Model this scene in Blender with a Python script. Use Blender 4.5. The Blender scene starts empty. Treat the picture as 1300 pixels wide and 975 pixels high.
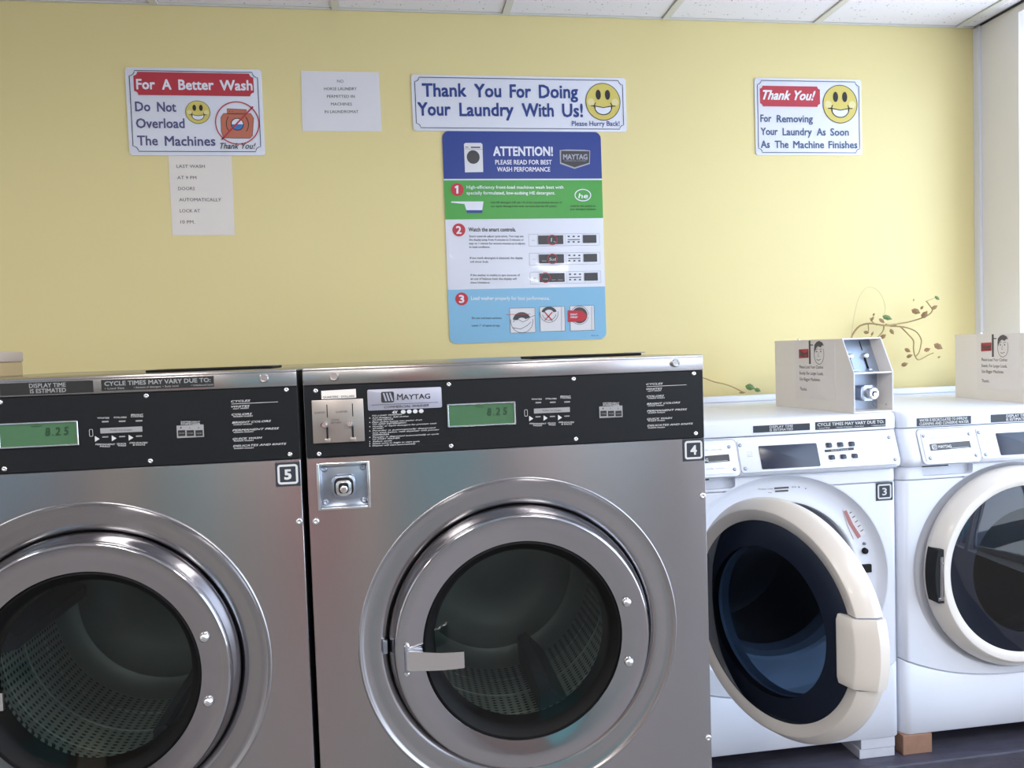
import bpy, bmesh, math, random
from mathutils import Vector, Matrix
random.seed(7)
C = bpy.context.scene.collection
sc = bpy.context.scene
R = math.radians
PI = math.pi

# ------------------------------------------------------------------ camera
YAW, PITCH, ROLL, F = R(8.392), R(2.504), R(1.937), 1000.0
EYE = Vector((0, 0, 1.35))
def cam_axes():
    cy, sy, cp, sp = math.cos(YAW), math.sin(YAW), math.cos(PITCH), math.sin(PITCH)
    f = Vector((sy*cp, cy*cp, -sp)); r = Vector((cy, -sy, 0)); d = f.cross(r)
    c, s = math.cos(ROLL), math.sin(ROLL)
    return c*r+s*d, -s*r+c*d, f
AX, AD, AF = cam_axes()
cam = bpy.data.cameras.new('camera'); camo = bpy.data.objects.new('camera', cam); C.objects.link(camo)
mw = Matrix.Identity(4)
for i in range(3):
    mw[i][0] = AX[i]; mw[i][1] = -AD[i]; mw[i][2] = -AF[i]; mw[i][3] = EYE[i]
camo.matrix_world = mw
cam.sensor_width = 36; cam.lens = F/1300*36; cam.clip_start = .02
sc.camera = camo
def at(px, py, Y):
    """point of the photograph on the upright plane y = Y"""
    d = AX*((px-650)/F)+AD*((py-487.5)/F)+AF
    p = EYE+d*(Y/d.y)
    return p.x, p.z

# ------------------------------------------------------------------ world, light, exposure
w = bpy.data.worlds.new('sky'); sc.world = w; w.use_nodes = True
nt = w.node_tree; bg = nt.nodes['Background']
tc = nt.nodes.new('ShaderNodeTexCoord'); sx = nt.nodes.new('ShaderNodeSeparateXYZ')
rp = nt.nodes.new('ShaderNodeValToRGB')
nt.links.new(tc.outputs['Generated'], sx.inputs[0]); nt.links.new(sx.outputs['Z'], rp.inputs[0])
rp.color_ramp.elements[0].color = (.80, .88, 1.0, 1); rp.color_ramp.elements[1].color = (.55, .72, 1.0, 1)
nt.links.new(rp.outputs[0], bg.inputs[0]); bg.inputs[1].default_value = 4.2
def area(name, loc, rot, sx_, sy_, power, col=(1, 1, 1), portal=False):
    l = bpy.data.lights.new(name, 'AREA'); l.shape = 'RECTANGLE'; l.size = sx_; l.size_y = sy_
    l.energy = power; l.color = col; l.cycles.is_portal = portal
    o = bpy.data.objects.new(name, l); C.objects.link(o); o.location = loc; o.rotation_euler = rot
    return o
area('window_portal', (2.155, 1.30, 1.45), (0, R(90), 0), 1.9, 2.25, 1, portal=True)
area('window_portal', (2.155, -1.45, 1.45), (0, R(90), 0), 1.9, 2.4, 1, portal=True)
area('window_portal', (-2.625, -2.99, 1.55), (R(-90), 0, 0), .95, 1.3, 1, portal=True)
area('window_portal', (1.45, -2.99, 1.55), (R(-90), 0, 0), 1.1, 1.3, 1, portal=True)
sc.view_settings.view_transform = 'Standard'; sc.view_settings.look = 'None'
sc.view_settings.gamma = 1; sc.view_settings.use_curve_mapping = False
sc.view_settings.exposure = 0.46
CEIL_W = 14

# ------------------------------------------------------------------ materials
def srgb(r, g, b):
    f = lambda v: (v/255/12.92) if v <= 10 else ((v/255+.055)/1.055)**2.4
    return (f(r), f(g), f(b))
def mat(name, rgb, rough=.5, metal=0, var=.05, scale=6, bump=0, bscale=120, stretch=None, emit=0, coat=0, spec=.5, aniso=0, arot=0):
    m = bpy.data.materials.new(name); m.use_nodes = True; n = m.node_tree.nodes; L = m.node_tree.links
    p = n['Principled BSDF']; c = srgb(*rgb)
    tc = n.new('ShaderNodeTexCoord'); mp = n.new('ShaderNodeMapping'); L.new(tc.outputs['Object'], mp.inputs[0])
    if stretch: mp.inputs['Scale'].default_value = stretch
    no = n.new('ShaderNodeTexNoise'); no.inputs['Scale'].default_value = scale; no.inputs['Detail'].default_value = 4
    L.new(mp.outputs[0], no.inputs[0])
    mx = n.new('ShaderNodeMix'); mx.data_type = 'RGBA'
    mx.inputs[6].default_value = (*[v*(1-var) for v in c], 1); mx.inputs[7].default_value = (*[min(1, v*(1+var)) for v in c], 1)
    L.new(no.outputs[0], mx.inputs[0]); L.new(mx.outputs[2], p.inputs['Base Color'])
    p.inputs['Roughness'].default_value = rough; p.inputs['Metallic'].default_value = metal
    p.inputs['Specular IOR Level'].default_value = spec
    p.inputs['Coat Weight'].default_value = coat
    if bump:
        n2 = n.new('ShaderNodeTexNoise'); n2.inputs['Scale'].default_value = bscale; L.new(mp.outputs[0], n2.inputs[0])
        b = n.new('ShaderNodeBump'); b.inputs['Strength'].default_value = bump; b.inputs['Distance'].default_value = .002
        L.new(n2.outputs[0], b.inputs['Height']); L.new(b.outputs[0], p.inputs['Normal'])
    if emit:
        L.new(mx.outputs[2], p.inputs['Emission Color']); p.inputs['Emission Strength'].default_value = emit
    if aniso:
        t = n.new('ShaderNodeTangent'); t.direction_type = 'RADIAL'; t.axis = 'Z'
        L.new(t.outputs[0], p.inputs['Tangent']); p.inputs['Anisotropic'].default_value = aniso
        p.inputs['Anisotropic Rotation'].default_value = arot
    return m
def glassmat(name, tint, ior=1.45, rough=0.0):
    m = bpy.data.materials.new(name); m.use_nodes = True; n = m.node_tree.nodes; L = m.node_tree.links
    n.remove(n['Principled BSDF']); out = n['Material Output']
    fr = n.new('ShaderNodeFresnel')       # thin sheet: the same reflectance from both sides
    ge = n.new('ShaderNodeNewGeometry'); mi = n.new('ShaderNodeMath'); mi.operation = 'MULTIPLY_ADD'
    mi.inputs[1].default_value = 1/ior-ior; mi.inputs[2].default_value = ior
    L.new(ge.outputs['Backfacing'], mi.inputs[0]); L.new(mi.outputs[0], fr.inputs[0])
    g = n.new('ShaderNodeBsdfGlossy'); g.inputs['Roughness'].default_value = rough
    t = n.new('ShaderNodeBsdfTransparent'); mx = n.new('ShaderNodeMixShader')
    no = n.new('ShaderNodeTexNoise'); no.inputs['Scale'].default_value = 5
    mc = n.new('ShaderNodeMix'); mc.data_type = 'RGBA'
    mc.inputs[6].default_value = (*[v*.94 for v in tint], 1); mc.inputs[7].default_value = (*tint, 1)
    L.new(no.outputs[0], mc.inputs[0]); L.new(mc.outputs[2], t.inputs[0])
    L.new(fr.outputs[0], mx.inputs[0]); L.new(t.outputs[0], mx.inputs[1]); L.new(g.outputs[0], mx.inputs[2]); L.new(mx.outputs[0], out.inputs[0])
    return m

M = {}
M['wall'] = mat('yellow_paint', (228, 212, 154), .42, var=.02, scale=2.5, bump=.12, bscale=60, spec=.4)
M['rwall'] = mat('offwhite_paint', (228, 224, 220), .6, var=.02, bump=.1)
M['bwall'] = mat('taupe_paint', (136, 122, 116), .7, var=.05, bump=.1)
M['corner'] = mat('corner_bead_paint', (222, 222, 226), .5, var=.02)
M['ceil'] = mat('ceiling_backing', (150, 150, 145), .9)
M['tbar'] = mat('ceiling_bar_paint', (212, 211, 205), .5, var=.03)
M['floor'] = mat('grey_floor', (128, 124, 122), .35, var=.15, scale=9, bump=.1, bscale=30)
M['plat'] = mat('dark_painted_board', (74, 72, 84), .45, var=.5, scale=14, bump=.5, bscale=60, stretch=(1, 4, 4))
M['steel'] = mat('brushed_steel', (168, 166, 169), .24, 1, var=.05, scale=2, bump=.02, bscale=5, aniso=.9, arot=.25)
M['strip'] = mat('brushed_steel_strip', (172, 168, 168), .26, 1, var=.04, scale=2, aniso=.7, arot=.25)
M['side'] = mat('grey_steel_side', (120, 120, 125), .4, .8, var=.05)
M['chrome'] = mat('polished_steel', (178, 176, 180), .06, 1, var=.03, bump=.03, bscale=7)
M['bright'] = mat('bright_chrome', (228, 228, 230), .22, 1, var=.02)
M['zinc'] = mat('zinc_metal', (165, 172, 186), .32, 1, var=.12, scale=30, bump=.2, bscale=60)
M['slide'] = mat('satin_nickel', (176, 166, 160), .35, .8, var=.05, scale=20)
M['panel'] = mat('black_panel', (17, 19, 23), .45, 0, var=.15, bump=.05, bscale=400, spec=.3)
M['black'] = mat('black_rubber', (6, 6, 7), .6, 0, var=.2, spec=.2)
M['gap'] = mat('black_gap', (8, 8, 9), .8, 0, var=.2)
M['drum'] = None
M['white'] = mat('white_enamel', (226, 229, 238), .34, 0, var=.015, scale=3, spec=.4)
M['whiteplate'] = mat('white_control_plate', (232, 235, 240), .4, 0, var=.02)
M['grey'] = mat('grey_gasket', (120, 124, 134), .6, 0, var=.08)
M['doorwhite'] = mat('ivory_door_plastic', (218, 210, 201), .3, 0, var=.02, coat=.2)
M['blackglass'] = mat('black_glass', (20, 27, 42), .04, 0, var=.1, spec=.6)  # navy in the base colour imitates blue sky mirrored in the glass
M['navy'] = mat('dark_display', (38, 44, 62), .25, 0, var=.1)
M['strip_b'] = mat('label_black', (40, 46, 56), .5, 0, var=.1)
M['strip_k'] = mat('label_black_dark', (28, 28, 28), .5, 0, var=.1)
M['lcd'] = mat('green_lcd', (66, 100, 70), .25, 0, var=.12, scale=10, emit=.12)
M['lcdtxt'] = mat('lcd_digits', (28, 62, 36), .5)
M['ink_w'] = mat('white_ink', (205, 205, 205), .6, var=.03)
M['ink_g'] = mat('grey_ink', (150, 150, 152), .6, var=.05)
M['ink_k'] = mat('black_ink', (40, 38, 40), .6)
M['ink_k2'] = mat('grey_printer_ink', (88, 84, 86), .6)
M['plate'] = mat('silver_plate', (165, 165, 180), .4, .3, var=.05)
M['signwhite'] = mat('sign_white', (226, 228, 240), .35, 0, var=.02, coat=.2)
M['paper'] = mat('paper', (230, 222, 216), .8, 0, var=.03, scale=12)
M['paper2'] = mat('paper_cool', (224, 222, 226), .8, 0, var=.03, scale=12)
M['red'] = mat('sign_red', (184, 52, 66), .4, 0, var=.05)
M['blue'] = mat('sign_blue', (36, 62, 132), .4, 0, var=.1)
M['line'] = mat('border_navy', (44, 56, 96), .4, 0, var=.1)
M['purple'] = mat('faded_blue_ink', (82, 84, 128), .4, 0, var=.15, scale=12)
M['teal'] = mat('faded_teal_ink', (62, 84, 120), .4, 0, var=.2, scale=12)
M['smile'] = mat('smile_yellow', (214, 197, 104), .4, 0, var=.03)
M['cheek'] = mat('cheek', (226, 214, 158), .4)
M['orange'] = mat('cartoon_orange', (190, 108, 86), .4)
M['lightblue_w'] = mat('cartoon_blue', (60, 120, 190), .4)
M['p_blue'] = mat('poster_blue', (38, 62, 140), .35, 0, var=.02)
M['p_green'] = mat('poster_green', (72, 160, 68), .35, 0, var=.02)
M['p_lb'] = mat('poster_lightblue', (132, 184, 216), .35, 0, var=.02)
M['p_red'] = mat('poster_red', (190, 44, 58), .35, 0, var=.02)
M['p_dark'] = mat('poster_dark', (66, 66, 68), .4)
M['case'] = mat('beige_case', (232, 224, 216), .45, 0, var=.03, scale=6)
M['casein'] = mat('galvanised', (160, 172, 190), .4, .6, var=.1, scale=20)
M['edge'] = mat('white_edge', (232, 232, 238), .4, 0)
M['vine'] = mat('dried_stem', (172, 146, 104), .8, 0, var=.2, scale=40)
M['dleaf'] = mat('dried_leaf', (150, 120, 84), .8, 0, var=.3, scale=40)
M['gleaf'] = mat('green_leaf', (104, 132, 78), .5, 0, var=.25, scale=40)
M['wire'] = mat('pale_wire', (196, 182, 140), .5)
M['brickb'] = mat('tan_brick', (158, 120, 98), .8, 0, var=.2, scale=30, bump=.6, bscale=80)
M['wblock'] = mat('white_block', (208, 208, 216), .7, 0, var=.1, scale=20, bump=.3)
M['tan'] = mat('tan_box', (186, 162, 120), .6, 0, var=.08)
M['tanlid'] = mat('grey_beige_lid', (186, 170, 158), .5, 0, var=.08)
M['frame'] = mat('window_frame_white', (225, 228, 235), .4)
M['chair'] = mat('red_plastic', (178, 34, 52), .35)
M['chairleg'] = mat('chair_leg_metal', (90, 90, 95), .3, .9)
M['asphalt'] = mat('asphalt', (120, 120, 122), .9, var=.15)
M['tealp'] = mat('teal_shopfront_paint', (118, 170, 174), .6)
M['diff'] = mat('fill_diffuser', (250, 246, 238), .5, 0, var=.01, emit=3)  # glowing face of the added ceiling fill panels
M['pinkred'] = mat('faded_red_ink', (176, 118, 118), .5)
M['cream'] = mat('cream_paint', (226, 208, 184), .6)
M['drumback'] = mat('drum_back_steel', (100, 110, 108), .45, .35, var=.1, scale=5)
M['conc'] = mat('concrete_base', (110, 108, 104), .8, var=.15)
M['glass'] = glassmat('door_glass_smoke', (.80, .86, .84), 1.45)
M['glassw'] = glassmat('bowl_glass', (.75, .8, .82), 1.45)
M['pane'] = glassmat('window_pane', (.97, .99, 1.0), 1.2)
M['bdark'] = mat('dark_interior', (40, 46, 54), .5, .3, var=.1)

def tilemat():
    m = mat('ceiling_tile', (234, 232, 238), .9, var=.02, bump=.4, bscale=150)
    n = m.node_tree.nodes; L = m.node_tree.links; p = n['Principled BSDF']
    v = n.new('ShaderNodeTexVoronoi'); v.inputs['Scale'].default_value = 90
    tcn = [x for x in n if x.type == 'TEX_COORD'][0]; L.new(tcn.outputs['Object'], v.inputs[0])
    nz = n.new('ShaderNodeTexNoise'); nz.inputs['Scale'].default_value = 35; L.new(tcn.outputs['Object'], nz.inputs[0])
    ad = n.new('ShaderNodeMath'); ad.operation = 'MULTIPLY_ADD'; ad.inputs[1].default_value = 1.1
    L.new(nz.outputs[0], ad.inputs[0]); L.new(v.outputs['Distance'], ad.inputs[2])
    r = n.new('ShaderNodeValToRGB'); r.color_ramp.elements[0].position = .60; r.color_ramp.elements[0].color = (.28, .27, .26, 1)
    r.color_ramp.elements[1].position = .66; r.color_ramp.elements[1].color = (*srgb(234, 232, 240), 1)
    L.new(ad.outputs[0], r.inputs[0]); L.new(r.outputs[0], p.inputs['Base Color'])
    return m
M['tile'] = tilemat()
def drummat():
    m = mat('perforated_drum', (120, 128, 124), .45, .35, var=.1)
    n = m.node_tree.nodes; L = m.node_tree.links; p = n['Principled BSDF']
    g = n.new('ShaderNodeTexCoord'); s = n.new('ShaderNodeSeparateXYZ'); L.new(g.outputs['Object'], s.inputs[0])
    # angle and depth -> a grid of small holes
    a = n.new('ShaderNodeMath'); a.operation = 'ARCTAN2'
    zc = n.new('ShaderNodeMath'); zc.operation = 'SUBTRACT'; zc.inputs[1].default_value = .826; L.new(s.outputs['Z'], zc.inputs[0])
    L.new(zc.outputs[0], a.inputs[0]); L.new(s.outputs['X'], a.inputs[1])
    am = n.new('ShaderNodeMath'); am.operation = 'MULTIPLY'; am.inputs[1].default_value = 22; L.new(a.outputs[0], am.inputs[0])
    ym = n.new('ShaderNodeMath'); ym.operation = 'MULTIPLY'; ym.inputs[1].default_value = 85; L.new(s.outputs['Y'], ym.inputs[0])
    cmb = n.new('ShaderNodeCombineXYZ'); L.new(am.outputs[0], cmb.inputs[0]); L.new(ym.outputs[0], cmb.inputs[1])
    v = n.new('ShaderNodeTexVoronoi'); v.inputs['Randomness'].default_value = 0; v.inputs['Scale'].default_value = 1
    L.new(cmb.outputs[0], v.inputs[0])
    r = n.new('ShaderNodeValToRGB'); r.color_ramp.elements[0].position = .24; r.color_ramp.elements[0].color = (.01, .01, .01, 1)
    r.color_ramp.elements[1].position = .30; r.color_ramp.elements[1].color = (*srgb(128, 138, 134), 1)
    L.new(v.outputs['Distance'], r.inputs[0]); L.new(r.outputs[0], p.inputs['Base Color'])
    return m
M['drum'] = drummat()
def brickmat():
    m = mat('far_brick_wall', (150, 92, 76), .9)
    n = m.node_tree.nodes; L = m.node_tree.links; p = n['Principled BSDF']
    b = n.new('ShaderNodeTexBrick'); b.inputs['Scale'].default_value = 4
    b.inputs['Color1'].default_value = (*srgb(176, 112, 92), 1); b.inputs['Color2'].default_value = (*srgb(150, 92, 76), 1); b.inputs['Mortar'].default_value = (*srgb(170, 160, 150), 1)
    t = [x for x in n if x.type == 'TEX_COORD'][0]; mp = n.new('ShaderNodeMapping'); mp.inputs['Rotation'].default_value = (R(90), 0, 0)
    L.new(t.outputs['Object'], mp.inputs[0]); L.new(mp.outputs[0], b.inputs[0]); L.new(b.outputs[0], p.inputs['Base Color'])
    return m
M['farbrick'] = brickmat()

# ------------------------------------------------------------------ mesh helpers
ORG = {}
def finish(name, bm, m, parent=None, smooth=False, ang=35):
    o0 = ORG.get(parent.name, Vector((0, 0, 0))) if parent else Vector((0, 0, 0))
    if parent is not None: bmesh.ops.translate(bm, verts=bm.verts, vec=-o0)
    me = bpy.data.meshes.new(name); bmesh.ops.recalc_face_normals(bm, faces=bm.faces) if smooth != 'flat' else None
    bm.to_mesh(me); bm.free()
    if smooth is True:
        for p in me.polygons: p.use_smooth = True
        me.set_sharp_from_angle(angle=R(ang))
    me.materials.append(m)
    o = bpy.data.objects.new(name, me); C.objects.link(o)
    if parent is not None: o.parent = parent; ORG[o.name] = o0
    return o
def finish_split(name, bm, m, parent):
    """one part per printed word and per loose piece"""
    lay = bm.faces.layers.int.get('word'); seen = set(); groups = {}
    bm.faces.ensure_lookup_table(); bm.faces.index_update()
    for f in bm.faces:
        if f.index in seen: continue
        if lay is not None and f[lay]:
            groups.setdefault(('w', f[lay]), []).append(f); seen.add(f.index); continue
        st = [f]; comp = []; seen.add(f.index)
        while st:
            g = st.pop(); comp.append(g)
            for e in g.edges:
                for h in e.link_faces:
                    if h.index not in seen: seen.add(h.index); st.append(h)
        groups[('c', f.index)] = comp
    for fs in groups.values():
        nb = bmesh.new(); mp = {}
        for f in fs:
            for v in f.verts:
                if v not in mp: mp[v] = nb.verts.new(v.co)
            nb.faces.new([mp[v] for v in f.verts])
        finish(name, nb, m, parent, 'flat')
    bm.free()
def tag(o, label, cat, group=None, kind=None):
    if label: o['label'] = label
    if cat: o['category'] = cat
    if group: o['group'] = group
    if kind: o['kind'] = kind
    return o
def thing(name, label, cat, loc=(0, 0, 0), group=None, org=True):
    o = bpy.data.objects.new(name, None); C.objects.link(o); o.location = loc; o.empty_display_size = .05
    ORG[o.name] = Vector(loc) if org else Vector((0, 0, 0))
    return tag(o, label, cat, group)
def struct(name, bm, m, label=None, cat=None, smooth=False):
    o = finish(name, bm, m, None, smooth); return tag(o, label, cat, None, 'structure')
def copy_tree(o, parent=None):
    c = o.copy(); C.objects.link(c)
    if parent is not None: c.parent = parent
    ORG[c.name] = ORG.get(o.name, Vector((0, 0, 0))).copy()
    for ch in list(o.children): copy_tree(ch, c)
    return c
def B(): return bmesh.new()
def box(bm, x0, x1, y0, y1, z0, z1, bev=0, seg=2):
    r = bmesh.ops.create_cube(bm, size=1); vs = r['verts']
    for v in vs:
        v.co = Vector((x0+(v.co.x+.5)*(x1-x0), y0+(v.co.y+.5)*(y1-y0), z0+(v.co.z+.5)*(z1-z0)))
    if bev:
        es = list({e for v in vs for e in v.link_edges})
        bmesh.ops.bevel(bm, geom=es, offset=bev, segments=seg, affect='EDGES', profile=.5)
    return bm
def lathe(bm, prof, cx, cz, n=96, ky=0, kx=1, kz=1, close=False):
    rings = []
    for r, y in prof:
        if r < 1e-6: rings.append([bm.verts.new((cx, ky+y, cz))])
        else: rings.append([bm.verts.new((cx+kx*r*math.cos(2*PI*i/n), ky+y, cz+kz*r*math.sin(2*PI*i/n))) for i in range(n)])
    pairs = list(zip(rings[:-1], rings[1:]))
    if close: pairs.append((rings[-1], rings[0]))
    for a, b in pairs:
        for i in range(n):
            j = (i+1) % n
            if len(a) == 1 and len(b) == 1: continue
            if len(a) == 1: bm.faces.new((a[0], b[j], b[i]))
            elif len(b) == 1: bm.faces.new((a[i], a[j], b[0]))
            else: bm.faces.new((a[i], a[j], b[j], b[i]))
    return bm
def tube(bm, pts, rad, n=8, caps=True):
    pts = [Vector(p) for p in pts]; rs = rad if isinstance(rad, (list, tuple)) else [rad]*len(pts)
    rings = []
    up = None
    for i, p in enumerate(pts):
        t = (pts[min(i+1, len(pts)-1)]-pts[max(i-1, 0)]).normalized()
        if up is None: up = t.orthogonal().normalized()
        up = (up-t*up.dot(t)).normalized(); s = t.cross(up)
        rings.append([bm.verts.new(p+(up*math.cos(2*PI*k/n)+s*math.sin(2*PI*k/n))*rs[i]) for k in range(n)])
    for a, b in zip(rings[:-1], rings[1:]):
        for k in range(n): bm.faces.new((a[k], a[(k+1) % n], b[(k+1) % n], b[k]))
    if caps: bm.faces.new(rings[0][::-1]); bm.faces.new(rings[-1])
    return bm
def smoothpath(pts, k=4):
    out = []
    P = [Vector(p) for p in pts]
    for i in range(len(P)-1):
        p0, p1, p2, p3 = P[max(i-1, 0)], P[i], P[i+1], P[min(i+2, len(P)-1)]
        for j in range(k):
            t = j/k
            out.append(.5*((2*p1)+(p2-p0)*t+(2*p0-5*p1+4*p2-p3)*t*t+(3*p1-p0-3*p2+p3)*t**3))
    out.append(P[-1]); return out
def polyex(bm, pts, y0, y1, bev=0, seg=2):
    a = [bm.verts.new((x, y0, z)) for x, z in pts]; b = [bm.verts.new((x, y1, z)) for x, z in pts]
    n = len(pts); fa = bm.faces.new(a); bm.faces.new(b[::-1])
    for i in range(n): bm.faces.new((a[(i+1) % n], a[i], b[i], b[(i+1) % n]))
    if bev: bmesh.ops.bevel(bm, geom=list(fa.edges), offset=bev, segments=seg, affect='EDGES', profile=.5)
    return bm
def flat(bm, pts, y):
    """flat print facing -y"""
    a = sum(pts[i][0]*pts[(i+1) % len(pts)][1]-pts[(i+1) % len(pts)][0]*pts[i][1] for i in range(len(pts)))
    vs = [bm.verts.new((x, y, z)) for x, z in (pts if a > 0 else pts[::-1])]
    bm.faces.new(vs); return bm
def outline(bm, pts, wd, y, closed=True):
    n = len(pts); L = []
    P = [Vector(p) for p in pts]
    for i in range(n):
        a = P[(i-1) % n] if closed or i > 0 else P[i]; b = P[(i+1) % n] if closed or i < n-1 else P[i]
        t = (b-a)
        if t.length < 1e-9: t = Vector((1, 0))
        t.normalize(); nn = Vector((-t.y, t.x))
        L.append((bm.verts.new((P[i].x+nn.x*wd/2, y, P[i].y+nn.y*wd/2)), bm.verts.new((P[i].x-nn.x*wd/2, y, P[i].y-nn.y*wd/2))))
    for i in range(n if closed else n-1):
        a, b = L[i], L[(i+1) % n]; bm.faces.new((a[0], a[1], b[1], b[0]))
    return bm
def rrect(x0, x1, z0, z1, r, n=5):
    out = []
    for cx, cz, a0 in ((x1-r, z1-r, 0), (x0+r, z1-r, 90), (x0+r, z0+r, 180), (x1-r, z0+r, 270)):
        for i in range(n+1):
            a = R(a0+90*i/n); out.append((cx+r*math.cos(a), cz+r*math.sin(a)))
    return out
def notched(x0, x1, z0, z1, r, n=4):
    """rectangle whose corners are scooped inwards"""
    out = []
    for cx, cz, a0 in ((x1, z1, 270), (x0, z1, 0), (x0, z0, 90), (x1, z0, 180)):
        for i in range(n+1):
            a = R(a0-90*i/n); out.append((cx+r*math.cos(a), cz+r*math.sin(a)))
    return out
def ell(cx, cz, rx, rz, n=40, a0=0, a1=360):
    full = abs(a1-a0) >= 359.9
    k = n if full else n+1
    return [(cx+rx*math.cos(R(a0+(a1-a0)*i/n)), cz+rz*math.sin(R(a0+(a1-a0)*i/n))) for i in range(k)]
_tc = {}
def glyphs(s, bold, ital):
    k = (s, bold, ital)
    if k not in _tc:
        cu = bpy.data.curves.new('t', 'FONT'); cu.body = s; cu.size = 1; cu.resolution_u = 2; cu.offset = bold; cu.shear = ital
        ob = bpy.data.objects.new('t', cu)
        me = bpy.data.meshes.new_from_object(ob)
        vs = [(v.co.x, v.co.y) for v in me.vertices]; fs = [tuple(p.vertices) for p in me.polygons]
        bpy.data.objects.remove(ob); bpy.data.curves.remove(cu); bpy.data.meshes.remove(me)
        _tc[k] = (vs, fs)
    return _tc[k]
CAP = .70
WORD = [0]
def text(bm, s, x0, x1, zb, cap, y, bold=0, ital=0, dz=0):
    """letters of s spread from x0 to x1 on baseline zb with capital height cap, facing -y"""
    vs, fs = glyphs(s, 0, ital)
    if not vs: return
    a = min(v[0] for v in vs); b = max(v[0] for v in vs)
    o = bold*1.15*cap/CAP; WORD[0] += 1
    lay = bm.faces.layers.int.get('word') or bm.faces.layers.int.new('word')
    for i_, (ox, oz) in enumerate(((0, 0),) if bold < .003 else ((-o, -o), (o, -o), (-o, o), (o, o))):
        V = [bm.verts.new((x0+(v[0]-a)/(b-a)*(x1-x0)+ox, y-.00001*i_, zb+dz*(v[0]-a)/(b-a)+v[1]*cap/CAP+oz)) for v in vs]
        for f in fs: bm.faces.new([V[i] for i in f])[lay] = WORD[0]
def boolcut(bm, cutters):
    def tmp(b):
        bmesh.ops.recalc_face_normals(b, faces=b.faces)
        me = bpy.data.meshes.new('x'); b.to_mesh(me); b.free(); o = bpy.data.objects.new('x', me); C.objects.link(o); return o
    a = tmp(bm); cs = [tmp(c) for c in cutters]
    for c in cs:
        md = a.modifiers.new('b', 'BOOLEAN'); md.operation = 'DIFFERENCE'; md.solver = 'EXACT'; md.object = c
    dg = bpy.context.evaluated_depsgraph_get(); dg.update()
    me = bpy.data.meshes.new_from_object(a.evaluated_get(dg))
    out = bmesh.new(); out.from_mesh(me); bpy.data.meshes.remove(me)
    for o in [a]+cs:
        m_ = o.data; bpy.data.objects.remove(o); bpy.data.meshes.remove(m_)
    return out
class Crop:
    """print laid out on an upright plane y=Y from measured positions"""
    def __init__(s, ox, oy, k, Y, lift=.001): s.o = (ox, oy); s.k = k; s.Y = Y; s.y = Y-lift
    def p(s, x, y): return at(s.o[0]+x/s.k, s.o[1]+y/s.k, s.Y)
    def T(s, bm, t, x0, yb, x1, cap, bold=0, ital=0, y=None, yb1=None):
        a = s.p(x0, yb); b = s.p(x1, yb if yb1 is None else yb1); c = s.p(x0, yb-cap)
        text(bm, t, a[0], b[0], a[1], c[1]-a[1], s.y if y is None else y, bold, ital, dz=b[1]-a[1])
    def P(s, bm, pts, d=0): flat(bm, [s.p(*q) for q in pts], s.y-d)
    def R(s, x0, y0, x1, y1):
        a = s.p((x0+x1)/2, y0); b = s.p((x0+x1)/2, y1); l = s.p(x0, (y0+y1)/2); r = s.p(x1, (y0+y1)/2)
        return l[0], r[0], b[1], a[1]
screw_me = {}
def screw(parent, x, y, z, r=.0042, m='bright', smooth=True):
    k = (round(r, 4), m)
    if k not in screw_me:
        b = B(); lathe(b, [(r, 0), (r, -.0012), (r*.75, -.0026), (r*.35, -.0032), (r*.30, -.0018), (0, -.0018)], 0, 0, 14)
        bmesh.ops.recalc_face_normals(b, faces=b.faces)
        me = bpy.data.meshes.new('screw'); b.to_mesh(me); b.free()
        for p in me.polygons: p.use_smooth = True
        me.materials.append(M[m]); screw_me[k] = me
    o = bpy.data.objects.new('screw', screw_me[k]); C.objects.link(o); o.parent = parent
    o.location = Vector((x, y, z))-ORG.get(parent.name, Vector((0, 0, 0)))
    return o

# ------------------------------------------------------------------ the room
WY, WX, WL, WF, CZ = 2.65, 2.15, -3.2, -3.0, 2.466
struct('wall_back', box(B(), WL-.2, WX+.2, WY, WY+.15, -.1, CZ+.1), M['wall'], 'yellow painted wall carrying the signs')
struct('floor', box(B(), WL-.2, WX+.2, WF-.2, WY+.15, -.1, 0), M['floor'], 'grey floor below the washers')
struct('wall_left', box(B(), WL-.15, WL, WF, WY, 0, CZ+.1), M['rwall'], 'off-white left wall outside the frame')
# right wall with two window openings
b = B()
box(b, WX, WX+.15, 2.45, WY, 0, CZ+.1); box(b, WX, WX+.15, WF, 2.45, 0, .5); box(b, WX, WX+.15, WF, 2.45, 2.44, CZ+.1)
box(b, WX, WX+.15, -.2, .15, .5, 2.44); box(b, WX, WX+.15, WF, -2.7, .5, 2.44)
struct('wall_right', b, M['rwall'], 'off-white wall at the right end beside the bright window')
struct('trim_1', box(B(), WX-.012, WX-.0005, WY-.028, WY-.0005, 0, CZ-.005), M['corner'], 'narrow pale corner bead between yellow wall and right wall')
def window(name, x, y0, y1, z0, z1, mull):
    fr = B()
    for a, c in ((y0, y0+.045), (y1-.02, y1)): box(fr, x+.12, x+.15, a, c, z0, z1, .004)
    for a, c in ((z0, z0+.045), (z1-.045, z1)): box(fr, x+.12, x+.15, y0+.045, y1-.045, a, c, .004)
    for q in mull: box(fr, x+.12, x+.15, q-.02, q+.02, z0+.045, z1-.045, .003)
    o = struct(name, fr, M['frame'], 'white framed window letting in bright daylight')
    p = finish('pane', box(B(), x+.132, x+.138, y0+.04, y1-.04, z0+.04, z1-.04), M['pane'], o)
window('window_1', WX, .15, 2.45, .5, 2.44, [1.3])
window('window_2', WX, -2.7, -.2, .5, 2.44, [-1.45])
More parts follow.
